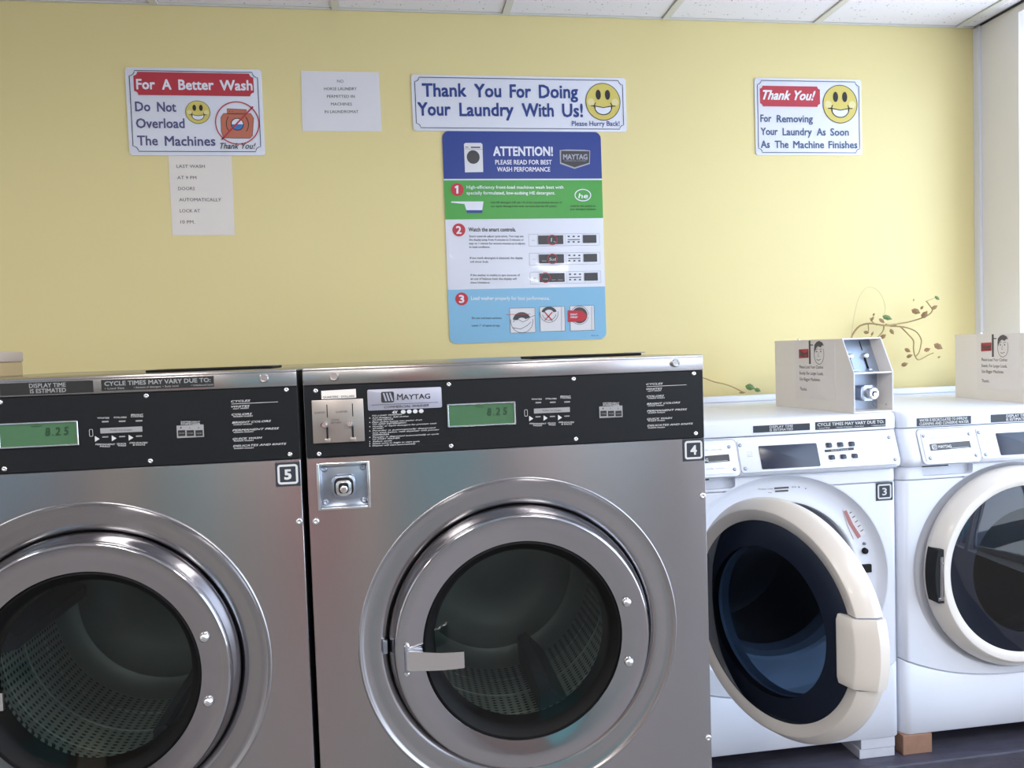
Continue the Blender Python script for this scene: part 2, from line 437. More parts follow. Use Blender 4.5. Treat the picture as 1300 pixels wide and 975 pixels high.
# shopfront wall behind the photographer
b = B()
op = [(-3.1, -2.15, .9, 2.2, 'w'), (-1.72, -1.22, 0, 2.1, 'd'), (-.02, .66, 0, 2.1, 'd'), (.9, 2.0, .9, 2.2, 'w')]
cur = WL-.15
for a, c, za, zb, _ in op:
    box(b, cur, a, WF-.15, WF, 0, CZ+.1); cur = c; box(b, a, c, WF-.15, WF, zb, CZ+.1)
    if za: box(b, a, c, WF-.15, WF, 0, za)
box(b, cur, WX+.15, WF-.15, WF, 0, CZ+.1)
struct('wall_front', b, M['bwall'], 'taupe wall behind the photographer')
nw = nd = 0
for a, c, za, zb, k_ in op:
    if k_ == 'w':
        nw += 1; fr = B()
        for q0, q1 in ((a, a+.05), (c-.05, c)): box(fr, q0, q1, WF-.1, WF-.04, za, zb, .004)
        for q0, q1 in ((za, za+.05), (zb-.05, zb)): box(fr, a+.05, c-.05, WF-.1, WF-.04, q0, q1, .004)
        o = struct('window_%d' % (nw+2), fr, M['frame'], 'white framed window behind the photographer')
        finish('pane', box(B(), a+.04, c-.04, WF-.073, WF-.067, za+.04, zb-.04), M['pane'], o)
    else:
        nd += 1
        o = struct('door_%d' % nd, box(B(), a+.01, c-.01, WF-.06, WF-.015, .008, zb-.01, .004), M['tealp'], 'teal painted door added behind the camera for its reflection in the steel')  # unseen doors added to give teal bands in the brushed steel
        hb = B(); tube(hb, [(c-.08, WF-.014, 1.0), (c-.08, WF+.04, 1.0), (c-.16, WF+.045, 1.0)], .009, 8); finish('door_handle', hb, M['bright'], o, True)
for i_, (a, c, m_) in enumerate(((-2.1, -1.8, 'cream'), (-.36, -.12, 'cream'))):
    struct('trim_%d' % (i_+2), box(B(), a, c, WF-.0005, WF+.06, 0, CZ-.01, .006), M[m_], 'cream pilaster added behind the camera for its reflection in the steel')  # unseen pilasters added for the cream bands mirrored in the washers
# street outside
struct('street', box(B(), -14, 16, -16, WF-.2, -.16, -.11), M['asphalt'], 'grey street outside the shopfront')
far = struct('facade', box(B(), -9, 7, -11.5, -11, -.11, 7), M['farbrick'], 'brick building across the street')
for k in range(4): finish('shop_front', box(B(), -8.4+k*3.8, -5.4+k*3.8, -11.0, -10.94, .3, 2.9, .01), M['tealp'], far)
for k in range(6): finish('window', box(B(), -8.2+k*2.5, -7.0+k*2.5, -11.0, -10.95, 3.9, 5.6, .01), M['blackglass'], far)
# ceiling: backing, bars and lay-in tiles
ce = struct('ceiling', box(B(), WL-.15, WX+.15, WF-.15, WY+.1, CZ+.03, CZ+.12), M['ceil'], 'suspended ceiling of speckled white tiles')
SP = .555; X0 = .411
tb = B(); h = SP/2-.0105; box(tb, -h, h, -h, h, 0, .012, .003, 1)
tme = None
ix = [i for i in range(-8, 5) if WL < X0+i*SP+SP/2]
first = None
for i in range(-7, 4):
    for j in range(0, 10):
        x = X0+(i+.5)*SP; y = WY+.003-(j+.5)*SP
        if x+SP/2 < WL+.1 or y-SP/2 < WF: continue
        if x-SP/2 > WX-.05: continue
        xa, xb = max(x-h, WL+.02), min(x+h, WX-.008)
        if xb-xa < .05: continue
        if abs((xb-xa)-2*h) < .001:
            if first is None:
                first = finish('ceiling_tile', tb, M['tile'], ce); o = first
            else:
                o = first.copy(); C.objects.link(o); o.parent = ce
            o.location = (x, y, CZ+.004)
        else:
            finish('ceiling_tile', box(B(), xa, xb, y-h, y+h, CZ+.004, CZ+.016, .002, 1), M['tile'], ce)
for i in range(-6, 4):
    x = X0+i*SP
    if WL < x < WX: finish('ceiling_bar', box(B(), x-.012, x+.012, WF, WY-.002, CZ-.002, CZ+.004), M['tbar'], ce)
for j in range(0, 10):
    y = WY+.003-(j+1)*SP
    if y > WF: finish('ceiling_bar', box(B(), WL, WX, y-.012, y+.012, CZ-.0025, CZ+.0035), M['tbar'], ce)
finish('ceiling_bar', box(B(), WL, WX-.013, WY-.009, WY-.001, CZ-.001, CZ+.004), M['tbar'], ce)
finish('ceiling_bar', box(B(), WX-.007, WX-.001, WF, WY-.03, CZ-.002, CZ+.003), M['bdark'], ce)

for x_, y_, w_ in ((-.70, -.15, 'above the photographer, left of the camera'), (.97, -.15, 'above the photographer, right of the camera'), (-.70, -1.815, 'near the front wall, above the added red vending machine'), (.97, -1.815, 'near the front wall, right of the teal doors'), (-2.36, -.15, 'nearest the left wall')):
    o = thing('ceiling_fill', 'added square ceiling fill panel '+w_, 'light', (x_, y_, CZ-.03), 'added ceiling fill panels')  # unseen panels added to fill the room with light
    b = B()
    for q in ((-.26, .26, -.26, -.24), (-.26, .26, .24, .26), (-.26, -.24, -.24, .24), (.24, .26, -.24, .24)): box(b, x_+q[0], x_+q[1], y_+q[2], y_+q[3], CZ-.03, CZ-.003, .002)
    finish('frame', b, M['frame'], o); finish('diffuser', box(B(), x_-.24, x_+.24, y_-.24, y_+.24, CZ-.02, CZ-.008), M['diff'], o)
    area('panel_fill', (x_, y_, CZ-.022), (0, 0, 0), .46, .46, CEIL_W, (1, .96, .9))  # added fill light under each panel

# ------------------------------------------------------------------ commercial steel washers
SY, SXc = 1.4, .204
def steel_washer():
    t = thing('steel_washer', '', 'washing machine', (SXc, SY, .13), 'front loading steel washers')
    Y = SY; x0, x1 = -.159, .567; dc, dz = .210, .826
    # cabinet: sides, back, base
    b = B()
    box(b, x0, x0+.004, Y+.004, Y+.86, .13, 1.322); box(b, x1-.004, x1, Y+.004, Y+.86, .13, 1.322)
    box(b, x0+.004, x1-.004, Y+.855, Y+.86, .13, 1.322); box(b, x0+.004, x1-.004, Y+.004, Y+.855, .13, .135)
    finish('cabinet', b, M['side'], t)
    # top with folded front strip
    b = B(); box(b, x0, x1, Y-.002, Y+.86, 1.3225, 1.329, .0018); box(b, x0, x1, Y-.002, Y+.012, 1.300, 1.325, .0012)
    finish('top_cover', b, M['strip'], t, True)
    # front panel with door well and coin box opening
    p = box(B(), x0, x1, Y, Y+.004, .13, 1.1725, .001, 1)
    c1 = lathe(B(), [(.2895, -.02), (.2895, .03)], dc, dz, 128, Y); bmesh.ops.holes_fill(c1, edges=c1.edges)
    c2 = box(B(), -.1425, -.0515, Y-.02, Y+.03, 1.0805, 1.1635)
    p = boolcut(p, [c1, c2]); finish('front_panel', p, M['steel'], t)
    b = B()
    lathe(b, [(.2945, .0005), (.2930, -.0022), (.2910, -.0026), (.2890, -.0008), (.284, .0012), (.272, .0028), (.258, .0034), (.2500, .0050), (.2450, .009), (.2445, .06)], dc, dz, 128, Y)
    finish('door_well', b, M['steel'], t, True, 60)
    finish('door_gap_seal', lathe(B(), [(.2445, .02), (.2410, .02), (.21, .045)], dc, dz, 96, Y), M['gap'], t)
    # coin vault
    b = B(); outline_pts = [(-.1425, -.1375, 1.0805, 1.1635), (-.0565, -.0515, 1.0805, 1.1635), (-.1375, -.0565, 1.0805, 1.085), (-.1375, -.0565, 1.159, 1.1635)]
    for a, c, d, e in outline_pts: box(b, a, c, Y-.003, Y+.016, d, e, .0012)
    cv = finish('coin_vault', b, M['bright'], t, True)
    b = box(B(), -.138, -.056, Y+.012, Y+.016, 1.0845, 1.1595, .001)
    finish('vault_plate', b, M['zinc'], cv, True)
    b = B(); polyex(b, rrect(-.1185, -.0755, 1.0995, 1.1415, .013), Y-.001, Y+.012, .003); finish('lock_collar', b, M['zinc'], cv, True)
    b = B(); polyex(b, rrect(-.1135, -.0805, 1.1045, 1.1365, .010), Y-.0015, Y-.0009); finish('lock_shadow', b, M['gap'], cv)
    b = B(); polyex(b, rrect(-.1105, -.0835, 1.105, 1.1325, .008), Y-.008, Y-.0015, .0025); finish('lock_body', b, M['bright'], cv, True)
    b = B(); polyex(b, rrect(-.1055, -.0885, 1.110, 1.128, .005), Y-.0088, Y-.0079); finish('lock_face', b, M['gap'], cv)
    b = B(); lathe(b, [(.0065, -.0088), (.0065, -.0105), (.005, -.0115), (0, -.0115)], -.0965, 1.117, 20, Y); box(b, -.1005, -.0925, Y-.0122, Y-.011, 1.1185, 1.1205); finish('lock_barrel', b, M['bright'], cv, True)
    for sx_ in (-.1305, -.0635):
        for sz_ in (1.0925, 1.1515): screw(cv, sx_, Y+.012, sz_, .0058, 'zinc')
    # black control panel
    cp = finish('control_panel', box(B(), x0+.001, x1, Y+.001, Y+.004, 1.1735, 1.2995, .0008, 1), M['panel'], t)
    for x, z in ((-.138, 1.290), (.093, 1.292), (.320, 1.293), (.549, 1.294), (-.137, 1.180), (.093, 1.182), (.321, 1.183), (.550, 1.182)):
        screw(cp, x, Y+.001, z, .0045)
    yp = Y-.0002
    k2 = Crop(370, 440, 4.643, Y); k3 = Crop(620, 440, 4.643, Y)
    # coin slides
    b = box(B(), -.1455, -.0575, Y-.0035, Y+.001, 1.1985, 1.2735, .0012); sl = finish('coin_slide_plate', b, M['slide'], cp, True)
    return t, cp, yp
def steel_details(t, cp, yp):
    Y = SY; k2 = Crop(370, 440, 4.643, Y); k3 = Crop(620, 440, 4.643, Y)
    for dx in (0, .0435):
        b = B(); box(b, -.1225+dx, -.1195+dx, Y-.0052, Y-.0034, 1.204, 1.2265); box(b, -.1205+dx, -.1190+dx, Y-.0040, Y-.0034, 1.243, 1.2655)
        finish('coin_slot', b, M['gap'], cp)
        b = B(); lathe(b, [(.0058, -.0034), (.0058, -.010), (.004, -.0125), (0, -.0125)], -.1255+dx, 1.2305, 16, Y); finish('slide_knob', b, M['bright'], cp, True)
        b = B(); box(b, -.126+dx, -.116+dx, Y-.009, Y-.0034, 1.1995, 1.2065, .001); finish('slide_stop', b, M['slide'], cp, True)
    b = B()
    text(b, 'QUARTERS', -.1415, -.123, 1.2505, .0032, Y-.0045); text(b, 'QUARTERS', -.105, -.085, 1.2505, .0032, Y-.0045)
    text(b, 'COIN', -.113, -.100, 1.237, .003, Y-.0045); text(b, 'RETURN', -.114, -.097, 1.232, .003, Y-.0045)
    finish('slide_lettering', b, M['ink_k2'], cp, 'flat')['kind'] = 'stuff'
    b = polyex(B(), [(-.1285, 1.2748), (-.0695, 1.2752), (-.0695, 1.2905), (-.1285, 1.2895)], yp-.0006, Y+.001); finish('white_tag', b, M['paper'], cp)
    b = B(); text(b, 'QUARTERS - DOLLARS', -.126, -.0725, 1.2765, .0036, yp-.0012, .01); finish('tag_lettering', b, M['ink_k2'], cp, 'flat')
    # name plate
    b = polyex(B(), rrect(-.0500, .0795, 1.2515, 1.2882, .003), Y-.0018, Y+.001, .0006); finish('name_plate', b, M['plate'], cp, True)
    y = Y-.0024
    b = B(); flat(b, rrect(-.0265, -.0040, 1.2645, 1.2835, .003), y)
    text(b, 'M', .0015, .0112, 1.2685, .0105, y, .012); text(b, 'AYTAG', .0120, .0590, 1.2685, .0088, y, .012)
    for sx_ in (.0015, .0112): box(b, sx_-.001, sx_+.0015, y, y+.0001, 1.2680, 1.2688)
    outline(b, [(-.043, 1.2612), (.073, 1.2612)], .0006, y, False)
    text(b, 'COMMERCIAL WASHER', -.022, .056, 1.2545, .0042, y, .006, .3)
    finish_split('name_word', b, M['ink_k'], cp)
    b = B()
    for q in range(3): flat(b, [(-.0235+q*.0055, 1.2815), (-.0205+q*.0055, 1.2815), (-.0165+q*.0055, 1.2670), (-.0195+q*.0055, 1.2670)], y-.0005)
    finish('emblem_stripes', b, M['plate'], cp, 'flat')['kind'] = 'stuff'
    # instructions
    b = B(); yy = yp-.0006
    text(b, '4X', -.0085, .0015, 1.2445, .0048, yy, .02, .3)
    for q in range(4): flat(b, ell(.011+q*.0105, 1.2468, .0042, .0036, 16), yy)
    lines = [('TO LOAD WASHER:', 475, 655), ('Add detergent. Add clothes.', 475, 692), ('CLOSE DOOR', 478, 600), ('Place clothes loosely into washer drum', 475, 770), ('TO ADD DETERGENT:', 478, 680), ('Powder or liquid detergent for premium wash', 478, 855), ('AT START', 478, 545), ('Powder is automatically dispensed', 478, 850), ('into wash basket, refill dispenser with powder', 478, 872), ('DISPENSER', 478, 575), ('Powder is dispensed automatically at cycle', 478, 868), ('TO START WASHER:', 478, 640), ('Select cycle', 478, 592), ('Insert coins to begin to start cycle', 478, 755), ('Washer will start automatically', 478, 732)]
    for i, (s, a, c) in enumerate(lines):
        yb = 412+i*12.6
        k2.T(b, s, a, yb, c, 8.0, .01, .3, yy, yb1=yb-(c-a)*.052)
    for i in (1, 3, 5, 7, 10, 12, 13, 14):
        a = k2.p(462, 409+i*12.6); flat(b, ell(a[0], a[1], .0009, .0009, 8), yy)
    # button block
    for s, a, c, yb in (('WHITES', 255, 315, 314), ('COLORS', 337, 402, 311), ('BRIGHT', 424, 486, 297), ('COLORS', 424, 486, 306)):
        k3.T(b, s, a, yb, c, 8.5, .01, .2, yy)
    for s, a, c, yb in (('PERMANENT', 242, 342, 458), ('PRESS', 264, 316, 469), ('QUICK', 350, 398, 455), ('WASH', 356, 396, 465), ('DELICATES', 414, 505, 450), ('& KNITS', 430, 492, 461)):
        k3.T(b, s, a, yb, c, 8.5, .01, .2, yy)
    for i, xx in enumerate((240, 325, 410)):
        tri = [k3.p(xx, 408-i*3), k3.p(xx+24, 424-i*3), k3.p(xx, 440-i*3)]; flat(b, tri, yy)
    outline(b, rrect(*k3.R(213, 372, 230, 410), .0015, 3), .0007, yy)
    for s, i in zip(('CYCLES', 'WHITES', 'COLORS', 'BRIGHT COLORS', 'PERMANENT PRESS', 'QUICK WASH', 'DELICATES AND KNITS'), range(7)):
        yb = (227, 256, 299, 343, 385, 432, 471)[i]; x1_ = (1028, 1024, 1035, 1130, 1170, 1083, 1205)[i]
        k3.T(b, s, 930+i, yb, x1_, 10.5, .012, .3, yy, yb1=yb-(x1_-930)*.045)
    outline(b, [k3.p(932, 236), k3.p(1167, 225)], .0008, yy, False)
    for s, yb, xe in (('HOT WASH', 266, 1018), ('WARM WASH', 309, 1038), ('COLD WASH', 353, 1034), ('WARM WASH', 395, 1040), ('WARM WASH', 442, 1040), ('WARM WASH', 483, 1040)):
        k3.T(b, s, 940, yb, xe, 7.5, .01, .2, yy, yb1=yb-4)
    k3.T(b, 'DETERGENT', 675, 337, 772, 8, .01, .1, yy); k3.T(b, 'DISPENSER', 675, 348, 772, 8, .01, .1, yy)
    finish('panel_lettering', b, M['ink_w'], cp, 'flat')['kind'] = 'stuff'
    b = B(); x0, x1, z0, z1 = k3.R(268, 361, 480, 390); flat(b, rrect(x0, x1, z0, z1, .0006, 2), yy)
    x0, x1, z0, z1 = k3.R(653, 350, 790, 418); flat(b, rrect(x0, x1, z0, z1, .0006, 2), yy)
    for i in range(3):
        for (r0, r1) in ((326, 334), (404, 414)):
            a = k3.R(277+i*85, r0-i*2, 311+i*85, r1-i*2)
            if r0 == 404: a = k3.R(277+i*85, 410-i*2, 308+i*85, 417-i*2)
            flat(b, rrect(*a, .0006, 2), yy)
    finish_split('printed_bar', b, M['ink_g'], cp)
    b = B()
    for i in range(3): flat(b, rrect(*k3.R(660+i*44, 378, 696+i*44, 410), .0004, 2), yy-.0005)
    k3.T(b, 'PUSH TO START', 320, 380, 430, 7, .01, 0, yy-.0005)
    for i in range(3): k3.T(b, str(i+1), 672+i*44, 369, 678+i*44, 9, 0, 0, yy-.0005)
    finish_split('printed_block', b, M['strip_k'], cp)
    b = B()
    for i, ss in enumerate(('POWDER', 'POWDER', 'LIQUID')): k3.T(b, ss, 666+i*44, 398, 692+i*44, 7, 0, 0, yy-.0011)
    finish('dispenser_lettering', b, M['ink_g'], cp, 'flat')['kind'] = 'stuff'
    # display
    b = B(); x0, x1, z0, z1 = .0885, .2110, 1.2155, 1.2568
    for a in ((x0, x1, z1-.0025, z1), (x0, x1, z0, z0+.0025), (x0, x0+.0025, z0, z1), (x1-.0025, x1, z0, z1)): box(b, a[0], a[1], Y-.004, Y+.001, a[2], a[3], .0006, 1)
    lc = finish('display_frame', b, M['bright'], cp)
    finish('lcd_screen', box(B(), x0+.0025, x1-.0025, Y-.0012, Y+.001, z0+.0025, z1-.0025), M['lcd'], cp)
    b = B(); text(b, '8', .1600, .1670, 1.2335, .0135, Y-.0018, .02, .1); text(b, '.', .1705, .1722, 1.2335, .0125, Y-.0018, .01); text(b, '2', .1755, .1825, 1.2335, .0135, Y-.0018, .02, .1); text(b, '5', .1885, .1955, 1.2335, .0135, Y-.0018, .02, .1)
    text(b, 'WASH', .138, .154, 1.2485, .0032, Y-.0018); finish('lcd_digits', b, M['lcdtxt'], cp, 'flat')['kind'] = 'stuff'
    # latches on the folded strip
    for x, z in ((-.106, 1.3135), (.513, 1.3150)):
        b = B(); lathe(b, [(.0078, -.002), (.0078, -.006), (.0066, -.0085), (.0048, -.0085), (.0044, -.0055), (0, -.0055)], x, z, 24, Y)
        box(b, x-.004, x+.004, Y-.0075, Y-.0055, z-.0009, z+.0009); finish('key_lock', b, M['bright'], t, True)
    screw(t, -.1475, Y, 1.062, .0062); screw(t, .5605, Y, 1.064, .0062); screw(t, -.1475, Y, .60, .0062); screw(t, .5605, Y, .60, .0062)
    # dispenser lid, slightly raised at the rear
    b = B(); box(b, .272, .502, Y+.165, Y+.30, 1.3292, 1.3340, .001); finish('dispenser_lid', b, M['black'], t)
    b = B(); box(b, .470, .512, Y+.17, Y+.18, 1.3342, 1.3362, .0006, 1); finish('lid_tab', b, M['slide'], t)
    # door
    dc, dz = .210, .826
    b = B(); lathe(b, [(.2415, .03), (.2413, .004), (.2390, -.004), (.2330, -.016), (.2312, -.022), (.2308, -.0265), (.2285, -.0295), (.2260, -.0298), (.205, -.0262), (.188, -.0232), (.1815, -.0220), (.1795, -.018), (.179, .01)], dc, dz, 128, Y)
    dr = finish('door', b, M['chrome'], t, True, 50)
    b = B(); lathe(b, [(.1800, -.018), (.1765, -.0195), (.168, -.012), (.1630, -.004), (.1600, .004), (.158, .03), (.172, .035)], dc, dz, 96, Y); finish('door_seal', b, M['black'], dr, True)
    b = B(); lathe(b, [(.162, -.001), (.14, .003), (.11, .0075), (.07, .0115), (.03, .0135), (0, .014)], dc, dz, 96, Y); finish('door_glass', b, M['glass'], dr, True, 80)
    for x, z in ((.400, .883), (.401, .7725)):
        b = B(); lathe(b, [(.0088, .002), (.0086, -.003), (.0070, -.0062), (.004, -.0082), (0, -.009)], x, z, 24, Y-.0265); finish('hinge_bolt', b, M['bright'], dr, True)
    for z in (.838, .789):
        b = B(); lathe(b, [(.0050, .002), (.0048, -.003), (.003, -.005), (0, -.0055)], -.001+(.0015 if z > .8 else 0), z, 18, Y-.0285); finish('handle_rivet', b, M['bright'], dr, True)
    # handle: plate on the ring and a curved lever
    b = B(); xs_ = [-.003, .010, .022, .040, .060, .080, .098]; ys_ = [-.033, -.038, -.041, -.046, -.051, -.056, -.062]
    zt = [.8305, .8305, .830, .8295, .829, .830, .8320]; zb = [.797, .7965, .797, .7975, .7985, .8005, .8035]
    f0 = []
    for x, yv, a, c in zip(xs_, ys_, zt, zb): f0.append([b.verts.new((x, Y+yv, a)), b.verts.new((x, Y+yv, c)), b.verts.new((x, Y+yv+.006, c)), b.verts.new((x, Y+yv+.006, a))])
    for p0, p1 in zip(f0[:-1], f0[1:]):
        for q in range(4): b.faces.new((p0[q], p0[(q+1) % 4], p1[(q+1) % 4], p1[q]))
    b.faces.new(f0[0]); b.faces.new(f0[-1][::-1])
    bmesh.ops.bevel(b, geom=[e for e in b.edges if len(e.link_faces) == 2 and e.calc_face_angle(0) > 1.2], offset=.0016, segments=2, affect='EDGES')
    hd = finish('handle', b, M['bright'], dr, True)
    b = B(); box(b, -.0035, .004, Y-.034, Y-.022, .792, .8345, .001); box(b, .002, .0275, Y-.0305, Y-.024, .7955, .8315, .001); finish('handle_bracket', b, M['zinc'], dr, True)
    b = B(); box(b, -.041, -.033, Y-.004, Y+.006, .818, .842, .001) ; finish('strike_plate', b, M['zinc'], t, True)
    # drum
    b = B(); lathe(b, [(.19, .095), (.215, .10), (.222, .12), (.2275, .18), (.2330, .181), (.2330, .184), (.2275, .185), (.2275, .27), (.2330, .271), (.2330, .274), (.2275, .275), (.2275, .35), (.2330, .351), (.2330, .354), (.2275, .355)  , (.2275, .42)], dc, dz, 96, Y)
    finish('drum', b, M['drum'], t, True, 40)
    b = B(); lathe(b, [(.2275, .42), (.215, .445), (.192, .455), (.185, .452), (.13, .446), (.12, .452), (.05, .446), (0, .440)], dc, dz, 64, Y); finish('drum_back', b, M['drumback'], t, True, 40)
    for k in range(3):
        a = R(-68+120*k); b = B(); cx, cz = dc+.2255*math.cos(a), dz+.2255*math.sin(a)
        tx, tz = -math.sin(a), math.cos(a); nx, nz = -math.cos(a), -math.sin(a)
        pr = [(-.032, 0), (-.012, .055), (.012, .055), (.032, 0)]
        r0 = [b.verts.new((cx+tx*u+nx*v, Y+.125, cz+tz*u+nz*v)) for u, v in pr]; r1 = [b.verts.new((cx+tx*u+nx*v, Y+.44, cz+tz*u+nz*v)) for u, v in pr]
        for q in range(3): b.faces.new((r0[q], r0[q+1], r1[q+1], r1[q]))
        b.faces.new(r0); b.faces.new(r1[::-1]); finish('drum_baffle', b, M['bdark'], t)
    b = B(); lathe(b, [(.20, .046), (.205, .07), (.195, .10)], dc, dz, 96, Y); finish('tub_gasket', b, M['black'], t, True)
t4, cp4, yp4 = steel_washer()
steel_details(t4, cp4, yp4)
t5 = copy_tree(t4); t5.location.x -= .736; ORG[t5.name] = Vector(t5.location)
t4['label'] = 'stainless steel front loading washer numbered 4, in the centre with its whole door in view'
t5['label'] = 'stainless steel front loading washer numbered 5, cut by the left edge of the photo'
def badge(parent, x, z, s, num, Y):
    """square sticker with a white rounded frame and a number"""
    b = polyex(B(), [(x-s/2, z-s/2), (x+s/2, z-s/2), (x+s/2, z+s/2), (x-s/2, z+s/2)], Y-.0012, Y); o = finish('number_badge', b, M['strip_b'], parent)
    b = B(); outline(b, rrect(x-s*.37, x+s*.37, z-s*.37, z+s*.37, s*.08, 4), s*.09, Y-.0017); text(b, num, x-s*.13, x+s*.13, z-s*.2, s*.40, Y-.0017, .03 if num != '3' else .014); finish('number', b, M['ink_w'], o, 'flat')
badge(t4, .5445, 1.1515, .0415, '4', SY); badge(t5, -.191, 1.1475, .0415, '5', SY)
def black_strip(parent, x0, x1, z0, z1, Y, big, small=None, m='strip_k', ink='ink_g', tx0=None, tx1=None, sh=0):
    b = polyex(B(), [(x0, z0), (x1, z0), (x1, z1), (x0, z1)], Y-.0008, Y+.001); o = finish('label_strip', b, M[m], parent)
    b = B(); h = z1-z0; y = Y-.0013
    if small is None:
        w = x1-x0
        for i, s in enumerate(big): text(b, s, tx0[i], tx1[i], z1-h*(.44+.44*i), h*.34, y, .015)
    else:
        text(b, big, x0+(x1-x0)*.03, x1-(x1-x0)*.03, z0+h*.46, h*.38, y, .02)
        n = len(small); w = x1-x0
        for i, s in enumerate(small): text(b, s, x0+w*(.03+.255*i), x0+w*(.03+.255*i)+w*(.17, .24, .14, .20)[i], z0+h*.13, h*.17, y, .01)
    finish('strip_lettering', b, M[ink], o, 'flat')['kind'] = 'stuff'
DT = ('DISPLAY TIME', 'IS ESTIMATED'); CT = 'CYCLE TIMES MAY VARY DUE TO:'; SM = ('\u2022 Load Size', '\u2022 Amount of detergent', '\u2022 Suds level', '\u2022 Unbalanced loads')
black_strip(t5, -.641, -.498, 1.3025, 1.3225, SY-.002, DT, tx0=(-.596, -.595), tx1=(-.540, -.540))
black_strip(t5, -.485, -.3055, 1.304, 1.3225, SY-.002, CT, SM)

# ------------------------------------------------------------------ white washers
WYF = 2.0; WW = .70; CZD = .687
def white_washer(cx, label, opened):
    t = thing('white_washer', label, 'washing machine', (cx, WYF, .215), 'white front loading washers')
    Y = WYF; x0, x1 = cx-WW/2, cx+WW/2
    b = B()
    box(b, x0+.001, x0+.006, Y+.03, Y+.60, .222, 1.09); box(b, x1-.006, x1-.001, Y+.03, Y+.60, .222, 1.09); box(b, x0+.006, x1-.006, Y+.595, Y+.60, .222, 1.09); box(b, x0+.006, x1-.006, Y+.03, Y+.595, .222, .226)
    finish('cabinet', b, M['white'], t)
    def seam(x): return .370+.070*(abs(x-cx)/(WW/2))**2.2
    n = 24; arc = [(x0+WW*i/n, seam(x0+WW*i/n)) for i in range(n+1)]
    def slab(pts, yf=0):
        q = polyex(B(), pts, Y+yf, Y+.04)
        es = [e for e in q.edges if all(abs(v.co.y-(Y+yf)) < 1e-6 for v in e.verts)]
        bmesh.ops.bevel(q, geom=es, offset=.0035, segments=2, affect='EDGES')
        # round the upright front corners
        for v in q.verts:
            for s_, xx in ((1, x0), (-1, x1)):
                pass
        return q
    def roundx(q, r=.028):
        for v in q.verts:
            d = min(v.co.x-x0, x1-v.co.x)
            if d < r and v.co.y < Y+.03: v.co.y = max(v.co.y, Y+r-math.sqrt(max(0, r*r-(r-d)**2)))
        return q
    def strip_panel(zlo, zhi, yf=0, nx=40, thick=.03):
        """front panel swept across the width with rounded upright corners"""
        q = B(); r = .026
        xs_ = [x0+r*(1-math.cos(R(a))) for a in (0, 15, 30, 45, 60, 75, 90)]+[x0+r+(WW-2*r)*i/nx for i in range(1, nx)]+[x1-r*(1-math.cos(R(a))) for a in (90, 75, 60, 45, 30, 15, 0)]
        cols = []
        for x in xs_:
            d = min(x-x0, x1-x); yy = Y+yf+(r-math.sqrt(max(0, r*r-(r-d)**2)) if d < r else 0)
            lo, hi = zlo(x), zhi(x); e = .003
            cols.append([q.verts.new(p) for p in ((x, Y+yf+thick+.01, lo), (x, yy+e, lo), (x, yy, lo+e), (x, yy, hi-e), (x, yy+e, hi), (x, Y+yf+thick+.01, hi))])
        for a, c in zip(cols[:-1], cols[1:]):
            for k in range(5): q.faces.new((a[k], a[k+1], c[k+1], c[k]))
            q.faces.new((a[5], a[0], c[0], c[5]))
        q.faces.new(cols[0][::-1]); q.faces.new(cols[-1]); return q
    finish('lower_panel', strip_panel(lambda x: .222, lambda x: seam(x)-.0025), M['white'], t, True, 50)
    rx, rz = .316, .297
    def cyl(): 
        c = lathe(B(), [(1, -.05), (1, .08)], cx, CZD, 128, Y, rx-.0005, rz-.0005) if False else lathe(B(), [(1, -.05), (1, .08)], cx, CZD, 128, Y, kx=rx-.0008, kz=rz-.0008)
        bmesh.ops.holes_fill(c, edges=c.edges); return c
    finish('front_panel', boolcut(strip_panel(lambda x: seam(x), lambda x: .946), [cyl()]), M['white'], t, True, 40)
    pk = B(); polyex(pk, rrect(cx-.286, cx-.128, .9565, .99, .010), Y-.02, Y+.06)
    finish('upper_fascia', boolcut(strip_panel(lambda x: .948, lambda x: .986), [cyl(), pk]), M['white'], t, True, 40)
    b = B(); box(b, cx-.29, cx-.124, Y+.018, Y+.022, .955, .986); finish('finger_recess', b, M['white'], t)
    b = B(); box(b, cx-.282, cx-.20, Y+.005, Y+.018, .9815, .9855); finish('recess_slot', b, M['gap'], t)
    # dished door surround
    b = B(); q = [(1.008, -.0005), (1.0, .0005), (.985, .006), (.955, .016), (.92, .0215), (.86, .024), (.80, .024), (.765, .021), (.745, .0215), (.735, .028), (.73, .05)]
    lathe(b, q, cx, CZD, 128, Y, kx=rx, kz=rz); finish('door_surround', b, M['white'], t, True, 60)
    b = B(); lathe(b, [(.232, .040), (.222, .036), (.205, .05), (.20, .09), (.21, .10)], cx, CZD, 96, Y); finish('gasket', b, M['grey'], t, True)
    b = B(); lathe(b, [(.21, .10), (.235, .12), (.24, .45), (.2, .47), (0, .47)], cx, CZD, 72, Y); finish('drum', b, M['bdark'], t, True)
    # console
    b = B(); prof = [(.0, 1.0925), (-.027, 1.013), (-.028, 1.004), (-.024, .995), (-.012, .988), (.01, .9865), (.05, .9865), (.05, 1.0925)]
    ex = [(x0, .020), (x0+.004, .010), (x0+.012, .003), (x0+.024, 0), (x1-.024, 0), (x1-.012, .003), (x1-.004, .010), (x1, .020)]
    cols = [[b.verts.new((x, Y+max(p, -.028+0)+d if p < .04 else Y+p, z)) for p, z in prof] for x, d in ex]
    for a, c in zip(cols[:-1], cols[1:]):
        for k in range(len(prof)): b.faces.new((a[k], a[(k+1) % len(prof)], c[(k+1) % len(prof)], c[k]))
    b.faces.new(cols[0][::-1]); b.faces.new(cols[-1])
    con = finish('console', b, M['white'], t, True, 50)
    SL = .027/.0795
